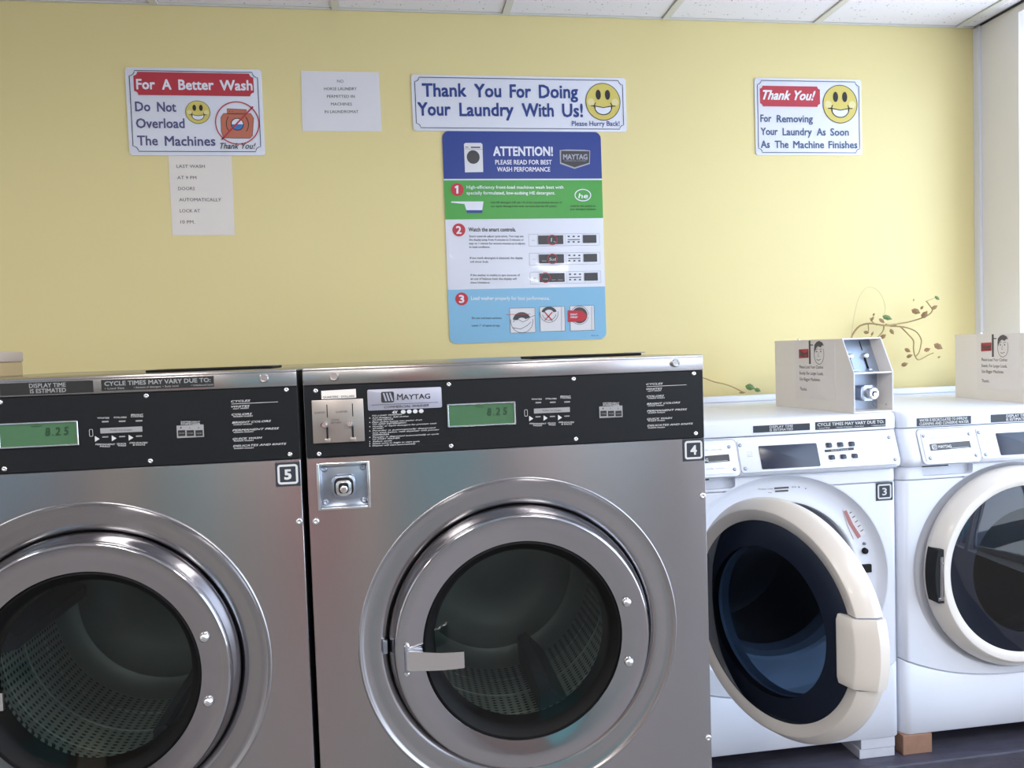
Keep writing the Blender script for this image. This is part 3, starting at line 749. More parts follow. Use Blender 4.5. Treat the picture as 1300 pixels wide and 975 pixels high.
    def lean(bm, off=0):
        for v in bm.verts: v.co.y += -(1.0925-v.co.z)*SL-off
        return bm
    # shut line, coin plate and control plate
    b = polyex(B(), rrect(cx-.305, cx-.128, .996, 1.0885, .012), Y-.0035, Y+.004, .001); coin = finish('coin_housing', lean(b), M['white'], con, True)
    b = B(); outline(b, rrect(cx-.3065, cx-.1265, .9945, 1.0895, .012), .0012, Y-.0008); finish('housing_shut_line', lean(b), M['grey'], con, 'flat')
    b = polyex(B(), rrect(cx-.296, cx-.137, 1.004, 1.0805, .003), Y-.0055, Y-.003, .0006); finish('coin_plate', lean(b), M['whiteplate'], con, True)
    b = polyex(B(), [(cx-.277, 1.0315), (cx-.153, 1.0345), (cx-.153, 1.0525), (cx-.277, 1.0495)], Y-.0065, Y-.005); finish('name_plate', lean(b), M['p_dark'], con)
    b = B(); flat(b, rrect(cx-.272, cx-.256, 1.0345, 1.0475, .003, 3), Y-.007); text(b, 'MAYTAG', cx-.252, cx-.213, 1.0375, .0075, Y-.007, .02); outline(b, [(cx-.215, 1.0355), (cx-.160, 1.0368)], .001, Y-.007, False); finish('name_lettering', lean(b), M['ink_w'], con, 'flat')
    b = B(); text(b, 'Quarters and dollar coins only', cx-.272, cx-.170, 1.064, .0038, Y-.006); text(b, 'Use only coins', cx-.245, cx-.170, 1.0165, .0034, Y-.006); finish('coin_plate_lettering', lean(b), M['ink_g'], con, 'flat')['kind'] = 'stuff'
    b = B()
    for i in range(3): flat(b, [(cx-.2695+i*.004, 1.0460), (cx-.2675+i*.004, 1.0460), (cx-.2645+i*.004, 1.0360), (cx-.2665+i*.004, 1.0360)], Y-.0075)
    finish('emblem', lean(b), M['p_dark'], con, 'flat')['kind'] = 'stuff'
    def lscrew(x, z): 
        o = screw(con, x, Y-(1.0925-z)*SL-.002, z, .0048, 'zinc'); o.rotation_euler.x = -math.atan(SL)
    for x, z in ((-.289, 1.072), (-.149, 1.071), (-.283, 1.012), (-.143, 1.013), (-.117, 1.073), (-.112, 1.013), (.318, 1.073), (.322, 1.014)): 
        o = screw(con, cx+x, Y-(1.0925-z)*SL-.004-(.0018 if x < -.13 else 0), z, .0048, 'zinc'); o.rotation_euler.x = -math.atan(SL)
    b = polyex(B(), rrect(cx-.123, cx+.328, 1.003, 1.0835, .004), Y-.0035, Y+.004, .0008); finish('control_plate', lean(b), M['whiteplate'], con, True)
    b = polyex(B(), rrect(cx-.066, cx+.101, 1.0085, 1.0685, .003), Y-.005, Y-.003, .0006); finish('display', lean(b), M['navy'], con, True)
    for i in range(3):
        for z in (1.0615, 1.0295):
            x = cx+.136+i*.0335+(.002 if z < 1.05 else 0); b = polyex(B(), rrect(x-.0085, x+.0085, z-.006, z+.006, .003, 3), Y-.0075, Y-.003, .0015); finish('button', lean(b), M['navy'], con, True)
    b = B(); flat(b, [(cx+.121, 1.043), (cx+.207, 1.045), (cx+.207, 1.0515), (cx+.121, 1.0495)], Y-.0042); finish('button_bar', lean(b), M['strip_b'], con, 'flat')
    b = B(); text(b, 'SELECT CYCLE', cx+.140, cx+.19, 1.0455, .0035, Y-.0048); finish('button_bar_lettering', lean(b), M['ink_w'], con, 'flat')
    b = B()
    for i, s in enumerate(('Normal', 'Perm Press', 'Delicates', 'Whites', 'Colors', 'Brights')): 
        xx = cx+.136+(i % 3)*.0335; text(b, s, xx-.009, xx+.009, 1.0525 if i < 3 else 1.0175, .0028, Y-.0042)
    text(b, 'Start', cx-.102, cx-.086, 1.0425, .003, Y-.0042); outline(b, rrect(cx-.100, cx-.088, 1.0475, 1.0545, .001, 2), .0005, Y-.0042); finish('button_lettering', lean(b), M['ink_g'], con, 'flat')['kind'] = 'stuff'
    # lid band and top
    b = B(); prof = [(.0, 1.0945), (-.004, 1.0975), (-.004, 1.128), (.0, 1.136), (.010, 1.1405), (.022, 1.1415), (.60, 1.1415), (.60, 1.0945)]
    cols = [[b.verts.new((x, Y+(p+d if p < .03 else p), z if z > 1.10 or p > .1 else z)) for p, z in prof] for x, d in ex]
    for a, c in zip(cols[:-1], cols[1:]):
        for k in range(len(prof)): b.faces.new((a[k], a[(k+1) % len(prof)], c[(k+1) % len(prof)], c[k]))
    b.faces.new(cols[0][::-1]); b.faces.new(cols[-1])
    top = finish('top', b, M['white'], t, True, 50)
    b = B(); pts = [(x0+.002, 1.1415), (x1-.002, 1.1415)]+[(x1-.002-.018*(1-math.cos(R(a))), 1.145+.018*math.sin(R(a))) for a in range(0, 91, 15)]+[(x0+.02-.018*math.sin(R(a)), 1.145+.018*math.cos(R(a))) for a in range(0, 91, 15)]
    polyex(b, pts, Y+.585, Y+.615, .004); finish('rear_lip', b, M['white'], t, True)
    # door: ring, glass, handle, hinge, built about its own centre
    b = B(); lathe(b, [(.262, .010), (.284, .006), (.287, -.002), (.2862, -.014), (.283, -.020), (.2655, -.0465), (.262, -.0485), (.258, -.0485), (.2385, -.0425), (.2360, -.0405)], 0, 0, 128)
    me_parent = t
    dr = finish('door', B() if False else b, M['doorwhite'], None, True, 28); dr.parent = t; ORG[dr.name] = Vector((0, 0, 0))
    b = B(); lathe(b, [(.2358, -.0405), (.225, -.0435), (.20, -.0485), (.176, -.052)], 0, 0, 96); finish('glass_border', b, M['blackglass'], dr, True, 80)
    b = B(); lathe(b, [(.176, -.052), (.15, -.0555), (.10, -.0595), (.05, -.0615), (0, -.062)], 0, 0, 96); finish('door_glass', b, M['glass2'], dr, True, 80)
    b = B(); lathe(b, [(.178, -.02), (.170, .03), (.150, .060), (.12, .075), (.06, .085), (0, .087)], 0, 0, 72); finish('glass_bowl', b, M['glassw'], dr, True, 80)
    b = B(); lathe(b, [(.262, .010), (.255, .018), (.20, .018), (.178, .004), (.178, -.03)], 0, 0, 96); finish('door_back', b, M['grey'], dr, True)
    b = B(); rows = []
    for q in range(13):
        z = -.075+.15*q/12; xo = math.sqrt(.2930**2-z*z); e = .004 if q in (0, 12) else 0; xi = .203
        rows.append([b.verts.new(p) for p in ((xi+e, -.030, z), (xi+e, -.053+e, z), (xi+.004, -.0565+e, z), (xo-.040, -.0600+e, z), (xo-.034, -.0580+e, z), (xo-.001, -.0270+e*.5, z), (xo, -.020, z), (xo, .001, z), (xi, .001, z))])
    for a, c in zip(rows[:-1], rows[1:]):
        for k in range(9): b.faces.new((a[k], a[(k+1) % 9], c[(k+1) % 9], c[k]))
    b.faces.new(rows[0][::-1]); b.faces.new(rows[-1]); hn = finish('handle', b, M['doorwhite'], dr, True, 30)
    b = B()
    for z0_ in (-.0768, .0768):
        pr = [(r_-0, y_-.0007) for r_, y_ in ((.2885, .0), (.2880, -.014), (.2845, -.020), (.2670, -.0465), (.262, -.0487), (.258, -.0487), (.2385, -.0427), (.2360, -.0405))]
        pts = [(math.sqrt(r_*r_-z0_*z0_), y_) for r_, y_ in pr]; pts += [(pts[-1][0], 0)]
        a = [b.verts.new((x, y_, z0_-.0009)) for x, y_ in pts]; c = [b.verts.new((x, y_, z0_+.0009)) for x, y_ in pts]
        b.faces.new(a); b.faces.new(c[::-1])
        for k in range(len(pts)): b.faces.new((a[k], a[(k+1) % len(pts)], c[(k+1) % len(pts)], c[k]))
    finish('handle_seam', b, M['grey'], dr)['kind'] = 'stuff'
    b = B(); pts = [(.2880*math.cos(R(a)), .2880*math.sin(R(a))) for a in [195-2.5*i for i in range(13)]]; pts += [(-.262, pts[-1][1]), (-.262, pts[0][1])]
    polyex(b, pts, -.049, -.006); finish('hinge_recess_shade', b, M['gap'], dr)  # raised dark block stands in for the shaded hinge cutout
    b = B(); tube(b, [(-.269, -.046, -.060), (-.269, -.046, .055)], .006, 12); tube(b, [(-.269, -.046, .035), (-.269, -.046, .040)], .008, 12); box(b, -.280, -.262, -.050, -.042, -.068, -.058, .001); finish('hinge', b, M['chrome'], dr, True)
    if opened: 
        dr.location = Vector((.893, 1.757, .687))-Vector((cx, WYF, .215)); dr.rotation_euler.z = -R(70)
    else: dr.location = Vector((cx, WYF-.006, CZD))-Vector((cx, WYF, .215))
    return t
def g2():
    m = glassmat('tinted_door_glass', (.07, .11, .17), 1.5); return m
M['glass2'] = g2()
c3, c2 = 1.022, 1.731
t3 = white_washer(c3, 'white front loading washer numbered 3 with its round door standing open', True)
t2 = white_washer(c2, 'white front loading washer with closed round door at the right edge', False)
badge(t3, 1.3295, .9215, .050, '3', WYF-.0005)
black_strip(t3, .946, 1.1095, 1.104, 1.1225, WYF-.004, DT, m='strip_b', ink='ink_w', tx0=(.993, .993), tx1=(1.060, 1.060))
black_strip(t3, 1.1255, 1.334, 1.103, 1.1245, WYF-.004, CT, SM, m='strip_b', ink='ink_w')
black_strip(t2, 1.428, 1.595, 1.0985, 1.1205, WYF-.004, ('WATER IS RECIRCULATED TO IMPROVE', 'CLEANING AND CONSERVE WATER'), m='strip_b', ink='ink_w', tx0=(1.436, 1.436), tx1=(1.583, 1.587))
black_strip(t2, 1.657, 1.822, 1.0985, 1.1205, WYF-.004, DT, m='strip_b', ink='ink_w', tx0=(1.705, 1.705), tx1=(1.772, 1.772))
# prints and fittings in the dish of washer 3
yd = WYF+.0225
b = B(); kk = Crop(880, 600, 4.876, WYF+.02)
for s, x0, yb, x1, cap in (('Front', 407, 106, 455, 7), ('Load', 465, 104, 495, 7), ('HE HE', 612, 94, 640, 8), ('Auto', 466, 127, 490, 6)): kk.T(b, s, x0, yb, x1, cap, .01, 0, yd)
for q in ((505, 90, 595, 101), (510, 109, 592, 120)): flat(b, rrect(*kk.R(*q), .0003, 2), yd)
for q in ((658, 87, 6), (692, 82, 5), (700, 97, 5), (722, 90, 4)): a = kk.p(q[0], q[1]); flat(b, ell(a[0], a[1], q[2]*.0004, q[2]*.0006, 12), yd)
finish('dish_lettering', b, M['ink_k2'], t3, 'flat')['kind'] = 'stuff'
b = B(); st = [(955, 222), (972, 212), (1030, 290), (1068, 372), (1020, 402), (985, 320)]; polyex(b, [kk.p(x-25 if i in (0, 4, 5) else x, y+10) for i, (x, y) in enumerate(st)], yd-.001, yd+.002); sk = finish('warning_sticker', b, M['paper2'], t3)
b = B(); flat(b, [kk.p(*p) for p in ((933, 240), (950, 232), (990, 318), (1040, 395), (1020, 410), (965, 320))], yd-.0018); finish('sticker_red_band', b, M['pinkred'], sk, 'flat')
b = B()
for i in range(5): flat(b, [kk.p(968+i*17, 250+i*28), kk.p(985+i*17, 238+i*28), kk.p(987+i*17, 243+i*28), kk.p(970+i*17, 255+i*28)], yd-.0018)
finish('sticker_lines', b, M['ink_k2'], sk, 'flat')['kind'] = 'stuff'
a = kk.p(1065, 485); b = B(); lathe(b, [(.009, .003), (.008, -.006), (.004, -.009), (0, -.009)], a[0], a[1], 16, yd); finish('door_sensor', b, M['gap'], t3, True)
a = kk.p(1062, 441); b = B(); lathe(b, [(.005, .003), (.004, -.003), (0, -.004)], a[0], a[1], 12, yd); finish('sensor_pin', b, M['grey'], t3, True)
a = kk.R(1046, 568, 1103, 618); finish('door_latch', box(B(), a[0], a[1], yd-.006, yd+.004, a[2], a[3], .002), M['gap'], t3)

# ------------------------------------------------------------------ platform and blocks
struct('platform', box(B(), .60, WX-.002, 1.955, WY-.003, 0, .165, .004), M['plat'], 'dark painted platform under the white washers')
struct('plinth', box(B(), -3.1, .598, 1.45, 2.30, 0, .13, .004), M['conc'], 'low concrete plinth under the steel washers')
def block(x0, x1, y0, y1, z0, z1, m, name, label):
    o = finish(name, box(B(), x0, x1, y0, y1, z0, z1, .002), M[m], None); return tag(o, label, 'block', 'blocks under the white washers')
o = thing('support_block', 'white block under the right front corner of washer 3', 'block', (1.30, 2.05, .165), 'blocks under the white washers')
finish('lower_slab', box(B(), 1.248, 1.356, 2.006, 2.10, .165, .192, .002), M['wblock'], o); finish('upper_slab', box(B(), 1.252, 1.356, 2.004, 2.10, .1925, .2215, .002), M['wblock'], o)
block(1.378, 1.468, 2.0, 2.10, .165, .2215, 'brickb', 'support_brick', 'tan brick under the left front corner of the rightmost white washer')
block(2.0, 2.07, 2.02, 2.10, .165, .2215, 'brickb', 'support_brick', 'tan brick under the right front corner of the rightmost white washer')
block(.685, .77, 2.02, 2.10, .165, .2215, 'wblock', 'support_block', 'pale block under the left front corner of washer 3')
for x, w_ in ((.69, 'washer 3'), (1.28, 'washer 3'), (1.40, 'the rightmost washer'), (1.99, 'the rightmost washer')):
    o = block(x, x+.08, 2.50, 2.59, .165, .2215, 'wblock', 'support_block', 'hidden pale block under the rear %s corner of %s' % ('left' if x in (.69, 1.40) else 'right', w_))

# ------------------------------------------------------------------ coin meter cases
def coin_case(loc, rz, label):
    t = thing('coin_meter_case', label, 'coin box', (0, 0, 0), 'coin meter cases on the white washers')
    W, D, H = .131, .36, .207; th = .003
    prof = [(0, 0), (0, .112), (.045, H), (D, H), (D, 0)]      # (y, z)
    def wall(x, m=None):
        b = B(); a = [b.verts.new((x, y, z)) for y, z in prof]; c = [b.verts.new((x+th, y, z)) for y, z in prof]
        b.faces.new(a); b.faces.new(c[::-1])
        for i in range(5): b.faces.new((a[i], a[(i+1) % 5], c[(i+1) % 5], c[i]))
        return b
    finish('side_panel', wall(0), M['case'], t); finish('side_panel', wall(W-th), M['case'], t)
    finish('top_panel', box(B(), th, W-th, .045, D, H-th, H), M['case'], t); finish('back_panel', box(B(), th, W-th, D-th, D, 0, H-th), M['case'], t)
    finish('bottom_panel', box(B(), th, W-th, 0, D-th, 0, th), M['case'], t)
    b = B(); tube(b, [(.0015, -.001, .002), (.0015, -.001, .112), (.0015, .044, H)], .0022, 6); tube(b, [(W-.0015, -.001, .002), (W-.0015, -.001, .112), (W-.0015, .044, H)], .0022, 6)
    tube(b, [(.0, .044, H-.001), (W, .044, H-.001)], .0022, 6); finish('front_edge', b, M['edge'], t)
    finish('shelf', box(B(), th, W-th, -.001, .055, .108, .1115), M['edge'], t)
    # recessed mechanism plates
    b = B(); v = [b.verts.new(p) for p in ((th, .048, .1115), (W-th, .048, .1115), (W-th, .088, H-th), (th, .088, H-th))]; b.faces.new(v[::-1]); v2 = [b.verts.new(p.co+Vector((0, .003, 0))) for p in v]; b.faces.new(v2)
    sp = finish('slide_plate', b, M['casein'], t)
    for dx in (.040, .092):
        yy = lambda z: .028+(z-.1115)*.042-.002 if False else .048+(z-.1115)/(H-th-.1115)*.040
        b = B(); tube(b, [(dx, yy(.120)-.002, .120), (dx, yy(.152)-.002, .152)], .0028, 6); finish('slide_slot', b, M['gap'], sp)
        b = B(); lathe(b, [(.0075, 0), (.0075, -.012), (.005, -.015), (0, -.015)], dx, .157, 16, yy(.157)); finish('slide_knob', b, M['bright'], sp, True)
        b = B(); box(b, dx-.006, dx+.010, yy(.118)-.012, yy(.118), .113, .120, .001); finish('slide_stop', b, M['zinc'], sp, True)
        b = B(); tube(b, [(dx, yy(.172)-.001, .172), (dx, yy(.198)-.001, .198)], .0012, 5); tube(b, [(dx+.003, yy(.172)-.001, .172), (dx+.003, yy(.172)-.001, .172)], .0012, 5) if False else None; finish('coin_slot', b, M['gap'], sp)
    vp = finish('vault_plate', box(B(), th, W-th, .058, .062, th, .108), M['casein'], t)
    b = B(); polyex(b, rrect(.048, .098, .030, .074, .012), .028, .058, .004); finish('lock_housing', b, M['zinc'], vp, True)
    b = B(); polyex(b, rrect(.064, .092, .036, .066, .009), .010, .028, .003); finish('lock_body', b, M['bright'], vp, True)
    b = B(); polyex(b, rrect(.071, .086, .043, .058, .004), .0092, .0099); finish('lock_face', b, M['gap'], vp)
    b = B(); lathe(b, [(.006, -.001), (.005, -.003), (0, -.003)], .0785, .049, 16, .0095); finish('lock_barrel', b, M['bright'], vp, True)
    for x in (.018, .116):
        for z in (.016, .095): screw(vp, x, .058, z, .004, 'zinc')
    b = B(); lathe(b, [(.003, 0), (.0025, -.002), (0, -.0025)], 0, 0, 12); bmesh.ops.rotate(b, verts=b.verts, matrix=Matrix.Rotation(R(-90), 3, 'Z')); bmesh.ops.translate(b, verts=b.verts, vec=(W-th, .02, .018)); finish('side_rivet', b, M['bright'], t, True)
    # notice on the left side: laid out in (u towards the front, z), then turned
    def turn(bm): bmesh.ops.rotate(bm, verts=bm.verts, matrix=Matrix.Rotation(R(-90), 3, 'Z')); bmesh.ops.translate(bm, verts=bm.verts, vec=(0, D, 0)); return bm
    b = B(); polyex(b, [(.105, .030), (.285, .034), (.287, .207), (.103, .206)], -.0008, 0); nt_ = finish('notice', turn(b), M['paper'], t); nt_['label'] = 'paper notice taped to the side'
    b = B(); flat(b, [(.124, .152), (.170, .154), (.170, .180), (.124, .179)], -.0014); finish('notice_red_box', turn(b), M['red'], nt_, 'flat')
    b = B(); text(b, 'Alert!', .127, .168, .157, .018, -.0020, .02)
    flat(b, [(.172, .135), (.180, .135), (.180, .205), (.172, .205)], -.0014); flat(b, [(.180, .190), (.192, .190), (.192, .193), (.180, .193)], -.0014)
    # sketched face of a dark haired man
    outline(b, ell(.218, .165, .022, .030, 28, 150, 390), .0014, -.0014, False)
    flat(b, [(.196, .178), (.198, .192), (.208, .200), (.220, .203), (.234, .198), (.240, .188), (.233, .190), (.226, .184), (.214, .188), (.204, .180), (.199, .168)], -.0014)
    for x in (.208, .226): flat(b, ell(x, .172, .0028, .0022, 10), -.0014); outline(b, [(x-.005, .178), (x+.005, .180)], .0015, -.0014, False)
    outline(b, [(.217, .170), (.213, .158), (.220, .158)], .0012, -.0014, False); outline(b, [(.208, .149), (.216, .146), (.226, .150)], .0016, -.0014, False)
    for s, x1, z in (('Please Load Your Clothes', .236, .122), ('Evenly. For Larger Loads,', .236, .103), ('Use Bigger Machines.', .222, .085), ('Thanks.', .160, .055)): text(b, s, .126, x1, z, .0095, -.0014)
    finish('notice_lettering', turn(b), M['ink_k2'], nt_, 'flat')['kind'] = 'stuff'
    for yv, nm in ((.245, 'top_screw'),):
        b = B(); bmesh.ops.create_uvsphere(b, u_segments=10, v_segments=6, radius=.004); bmesh.ops.translate(b, verts=b.verts, vec=(.02, yv+.02, H+.001)); finish('top_screw', b, M['bright'], t, True)
    t.location = loc; t.rotation_euler.z = rz
    return t
coin_case((1.247, 2.008, 1.1418), R(7.5), 'beige coin meter case on washer 3, in full view with its notice')
coin_case((1.827, 2.012, 1.1418), R(-2.0), 'beige coin meter case on the rightmost washer, cut by the right edge of the photo')

# small lidded box far left
o = thing('lidded_box', 'small tan box with grey lid on top of washer 5 at the left edge', 'box', (-.848, 1.80, 1.329))
finish('box_body', box(B(), -.889, -.804, 1.75, 1.86, 1.329, 1.3585, .002), M['tan'], o); finish('box_lid', box(B(), -.892, -.802, 1.747, 1.863, 1.359, 1.381, .004), M['tanlid'], o, True)

# ------------------------------------------------------------------ vines
def leaf(bm, c, s, ang, tilt=.5, wide=.5):
    pts = [(0, 0), (.25, .32*wide*2), (.6, .34*wide*2), (1, 0), (.6, -.34*wide*2), (.25, -.32*wide*2)]
    R3 = Matrix.Rotation(-ang, 3, 'Y') @ Matrix.Rotation(tilt, 3, 'X')
    vs = [bm.verts.new(Vector(c)+R3 @ Vector(((x-.5)*s, .08*s*math.cos(3*x), z*s))) for x, z in pts]
    m_ = bm.verts.new(Vector(c)+R3 @ Vector((.05*s, -.12*s, 0)))
    for i in range(6): bm.faces.new((vs[i], vs[(i+1) % 6], m_))
    pass
vy = 2.60
vk = Crop(1070, 350, 7.5, vy)
def vp_(x, y, dy=0): a = vk.p(x, y); return (a[0], vy+dy, a[1])
vine = thing('dried_vine', 'dried vine with curled brown leaves against the yellow wall above the right washers', 'plant', (1.75, vy, 1.40))
ST = [([(105, 640), (110, 600), (130, 550), (180, 480), (250, 455), (330, 470), (400, 475), (480, 465), (560, 455), (650, 440), (730, 410), (790, 375), (820, 330), (800, 290), (775, 245)], 10),
      ([(380, 470), (370, 520), (320, 570), (270, 620)], 8), ([(480, 478), (580, 490), (660, 530), (710, 600), (710, 660), (690, 730), (660, 770)], 8),
      ([(530, 480), (590, 560), (640, 620), (640, 690), (655, 760), (700, 800), (780, 785), (850, 755), (895, 735)], 8), ([(270, 455), (275, 520), (265, 550)], 6),
      ([(330, 470), (300, 440), (280, 400)], 7), ([(775, 245), (810, 230), (840, 215)], 3), ([(400, 470), (470, 474), (540, 470)], 14)]
for i, (p, r) in enumerate(ST):
    q = smoothpath([vp_(x, y, .02*math.sin(x*.013+i)) for x, y in p]); n_ = len(q)
    finish('stem', tube(B(), q, [r*.00034*(1-.35*k/n_) for k in range(n_)], 7), M['vine'], vine, True, 80)
q = smoothpath([vp_(x, y, .01) for x, y in [(95, 640), (95, 600), (120, 400), (160, 230), (220, 130), (280, 105), (350, 140), (400, 220), (420, 310), (405, 380), (400, 470)]])
finish('support_wire', tube(B(), q, .0008, 5), M['wire'], vine)
LV = [(385, 402, 85, -20, 'g'), (265, 412, 50, 60, 'd'), (335, 432, 60, -40, 'd'), (225, 540, 48, -10, 'd'), (265, 552, 42, 70, 'd'), (345, 580, 58, 30, 'd'), (445, 535, 55, -60, 'd'), (700, 340, 78, -20, 'd'), (757, 372, 74, 50, 'd'), (832, 305, 55, 30, 'd'), (855, 217, 50, -40, 'g'), (740, 305, 36, 50, 'd'), (640, 710, 56, -30, 'd'), (655, 765, 56, 20, 'd'), (775, 705, 56, 15, 'd'), (868, 675, 82, -30, 'd'), (876, 775, 28, 20, 'd'), (615, 845, 60, 15, 'd'), (255, 597, 44, 5, 'd'), (685, 230, 24, 80, 'd'), (275, 370, 26, 60, 'd')]
for i, (x, y, s, a, k) in enumerate(LV):
    b = B(); leaf(b, vp_(x, y, -.004+.02*math.sin(x*.013)), s*.00044, R(a), .4*math.sin(i*2.1), .42 if k == 'd' else .34)
    o = finish('leaf', b, M['gleaf' if k == 'g' else 'dleaf'], vine)
    if k == 'g' and s > 60: o['label'] = 'single green leaf'
sk2 = Crop(880, 470, 6.5, 2.62)
def sp_(x, y, d=0): a = sk2.p(x, y); return (a[0], 2.62+d, a[1])
spr = thing('vine_sprig', 'thin vine shoot with a green leaf just right of the steel washer', 'plant', (1.1, 2.62, 1.2))
q = smoothpath([sp_(x, y) for x, y in [(-160, 20), (-60, 30), (20, 45), (90, 65), (170, 95), (260, 115), (340, 145), (410, 182)]])
finish('stem', tube(B(), q, .0022, 7), M['vine'], spr, True, 80)
for x, y, s, a, m in ((465, 140, 90, -15, 'gleaf'), (525, 163, 60, -20, 'gleaf'), (455, 128, 50, 60, 'gleaf'), (400, 184, 60, 3, 'dleaf')):
    b = B(); leaf(b, sp_(x, y, -.006), s*.00041, R(a), .2, .42 if m == 'gleaf' else .2); finish('leaf', b, M[m], spr)

# ------------------------------------------------------------------ signs on the wall
def plate(name, label, cat, x0, x1, z0, z1, r, m, th=.004, pts=None):
    t = thing(name, label, cat, ((x0+x1)/2, WY-th, (z0+z1)/2))
    b = polyex(B(), pts or rrect(x0, x1, z0, z1, r), WY-th, WY-.0004, .0006 if th > .002 else 0); finish('board' if th > .002 else 'sheet', b, M[m], t, True)
    return t
def smiley(t, cx, cz, r, y, rz=None):
    rz = rz or r
    b = B(); flat(b, ell(cx, cz, r, rz, 48), y); finish('smiling_face', b, M['smile'], t, 'flat')
    b = B()
    for s in (-1, 1): flat(b, ell(cx+s*r*.70, cz-rz*.02, r*.20, rz*.20, 20), y-.0004)
    finish_split('cheek', b, M['cheek'], t)
    b = B(); flat(b, ell(cx, cz-rz*.28, r*.48, rz*.40, 24, 180, 360), y-.0008); finish('smile_teeth', b, M['signwhite'], t, 'flat')
    b = B(); outline(b, ell(cx, cz, r, rz, 56), r*.035, y-.0005)
    for s in (-1, 1): flat(b, ell(cx+s*r*.27, cz+rz*.38, r*.15, rz*.27, 20), y-.0008)
    outline(b, ell(cx, cz-rz*.28, r*.50, rz*.42, 24, 180, 360), r*.05, y-.001, False)
    outline(b, [(cx-r*.72, cz-rz*.22), (cx-r*.45, cz-rz*.24), (cx, cz-rz*.32), (cx+r*.45, cz-rz*.24), (cx+r*.72, cz-rz*.22)], r*.05, y-.001, False)
    for s in (-1, 1): outline(b, [(cx+s*r*.44, cz-rz*.05), (cx+s*r*.52, cz-rz*.22), (cx+s*r*.46, cz-rz*.36)], r*.05, y-.001, False)
    finish('face_lines', b, M['ink_k'], t, 'flat')['kind'] = 'stuff'
# sign: for a better wash
x0, x1, z0, z1 = -.797, -.386, 1.999, 2.271
sA = plate('wall_sign', 'white red and blue wall sign reading For A Better Wash', 'sign', x0, x1, z0, z1, .010, 'signwhite')
kA = Crop(140, 70, 3.611, WY-.004); y = kA.y
b = B(); outline(b, notched(x0+.012, x1-.012, z0+.012, z1-.010, .016), .0022, y); finish('border_line', b, M['line'], sA, 'flat')
a = kA.R(108, 84, 668, 192); b = B(); flat(b, notched(x0+.024, x1-.025, a[2]+.004, a[3]+.002, .012), y); finish('red_banner', b, M['red'], sA, 'flat')
b = B()
for s, xa, xb in (('For', 122, 205), ('A', 240, 280), ('Better', 315, 474), ('Wash', 505, 652)): kA.T(b, s, xa, 156+(xa-122)*.014, xb, 46, .02, 0, y-.0006)
finish_split('banner_word', b, M['signwhite'], sA)
b = B()
for s, xa, yb, xb in (('Do', 116, 257, 184), ('Not', 217, 259, 302), ('Overload', 120, 334, 341), ('The', 126, 413, 218), ('Machines', 252, 415, 482)): kA.T(b, s, xa, yb, xb, 44, .015, 0, y)
finish_split('sign_word', b, M['purple'], sA)
a = kA.p(402, 262); smiley(sA, a[0], a[1], .0370, y, .0355)
# crossed-out cartoon washer
cx, cz = kA.p(583, 312)
b = B(); polyex(b, [(q[0], q[1]) for q in [kA.p(*p) for p in ((508, 285), (520, 268), (645, 268), (658, 290), (652, 370), (640, 382), (520, 380), (510, 350))]], y-.0004, y); flat(b, [kA.p(*p) for p in ((535, 246), (625, 250), (625, 272), (535, 270))], y-.0002); finish('cartoon_washer', b, M['orange'], sA, 'flat')
b = B(); 
for pl in (((508, 285), (520, 268), (645, 268), (658, 290), (652, 370), (640, 382), (520, 380), (510, 350)), ((535, 246), (625, 250), (625, 272), (535, 270))): outline(b, [kA.p(*p) for p in pl], .0012, y-.0007)
outline(b, ell(cx, cz-.004, .0185, .0185, 28), .0022, y-.0012); outline(b, ell(cx, cz-.003, .034, .036, 16, 140, 220), .0022, y-.0007, False); outline(b, ell(cx, cz-.003, .034, .036, 16, -40, 40), .0022, y-.0007, False)
for xx in (548, 560): a = kA.p(xx, 259); flat(b, ell(a[0], a[1], .0013, .0013, 8), y-.0007)
kA.T(b, 'Thank You!', 505, 430, 668, 27, .005, .35, y-.0016)
finish('cartoon_lines', b, M['ink_k'], sA, 'flat')['kind'] = 'stuff'
b = B(); flat(b, ell(cx, cz-.004, .018, .018, 20, 180, 360), y-.001); finish('cartoon_water', b, M['lightblue_w'], sA, 'flat')
b = B(); flat(b, ell(cx, cz-.004, .018, .018, 20, 0, 180), y-.001); finish('cartoon_suds', b, M['signwhite'], sA, 'flat')
b = B(); outline(b, ell(cx, cz, .0665, .0665, 64), .0034, y-.0014); outline(b, [kA.p(655, 237), kA.p(511, 388)], .0050, y-.0014, False); finish('prohibition_ring', b, M['red'], sA, 'flat')
# paper: no horse laundry
pB = plate('paper_notice', 'landscape paper reading No Horse Laundry Permitted In Machines', 'notice', -.264, -.013, 2.078, 2.270, 0, 'paper2', .0012, [(-.266, 2.078), (-.012, 2.079), (-.014, 2.270), (-.262, 2.2705)])
kB = Crop(140, 70, 3.611, WY-.0012, .0006); b = B()
for s, xa, yb, xb in (('NO', 1040, 126, 1069), ('HORSE LAUNDRY', 980, 161, 1130), ('PERMITTED IN', 994, 196, 1121), ('MACHINES', 1012, 231, 1108), ('IN LAUNDROMAT', 983, 266, 1138)): kB.T(b, s, xa, yb, xb, 13.5, 0, 0)
finish_split('notice_word', b, M['ink_k2'], pB)
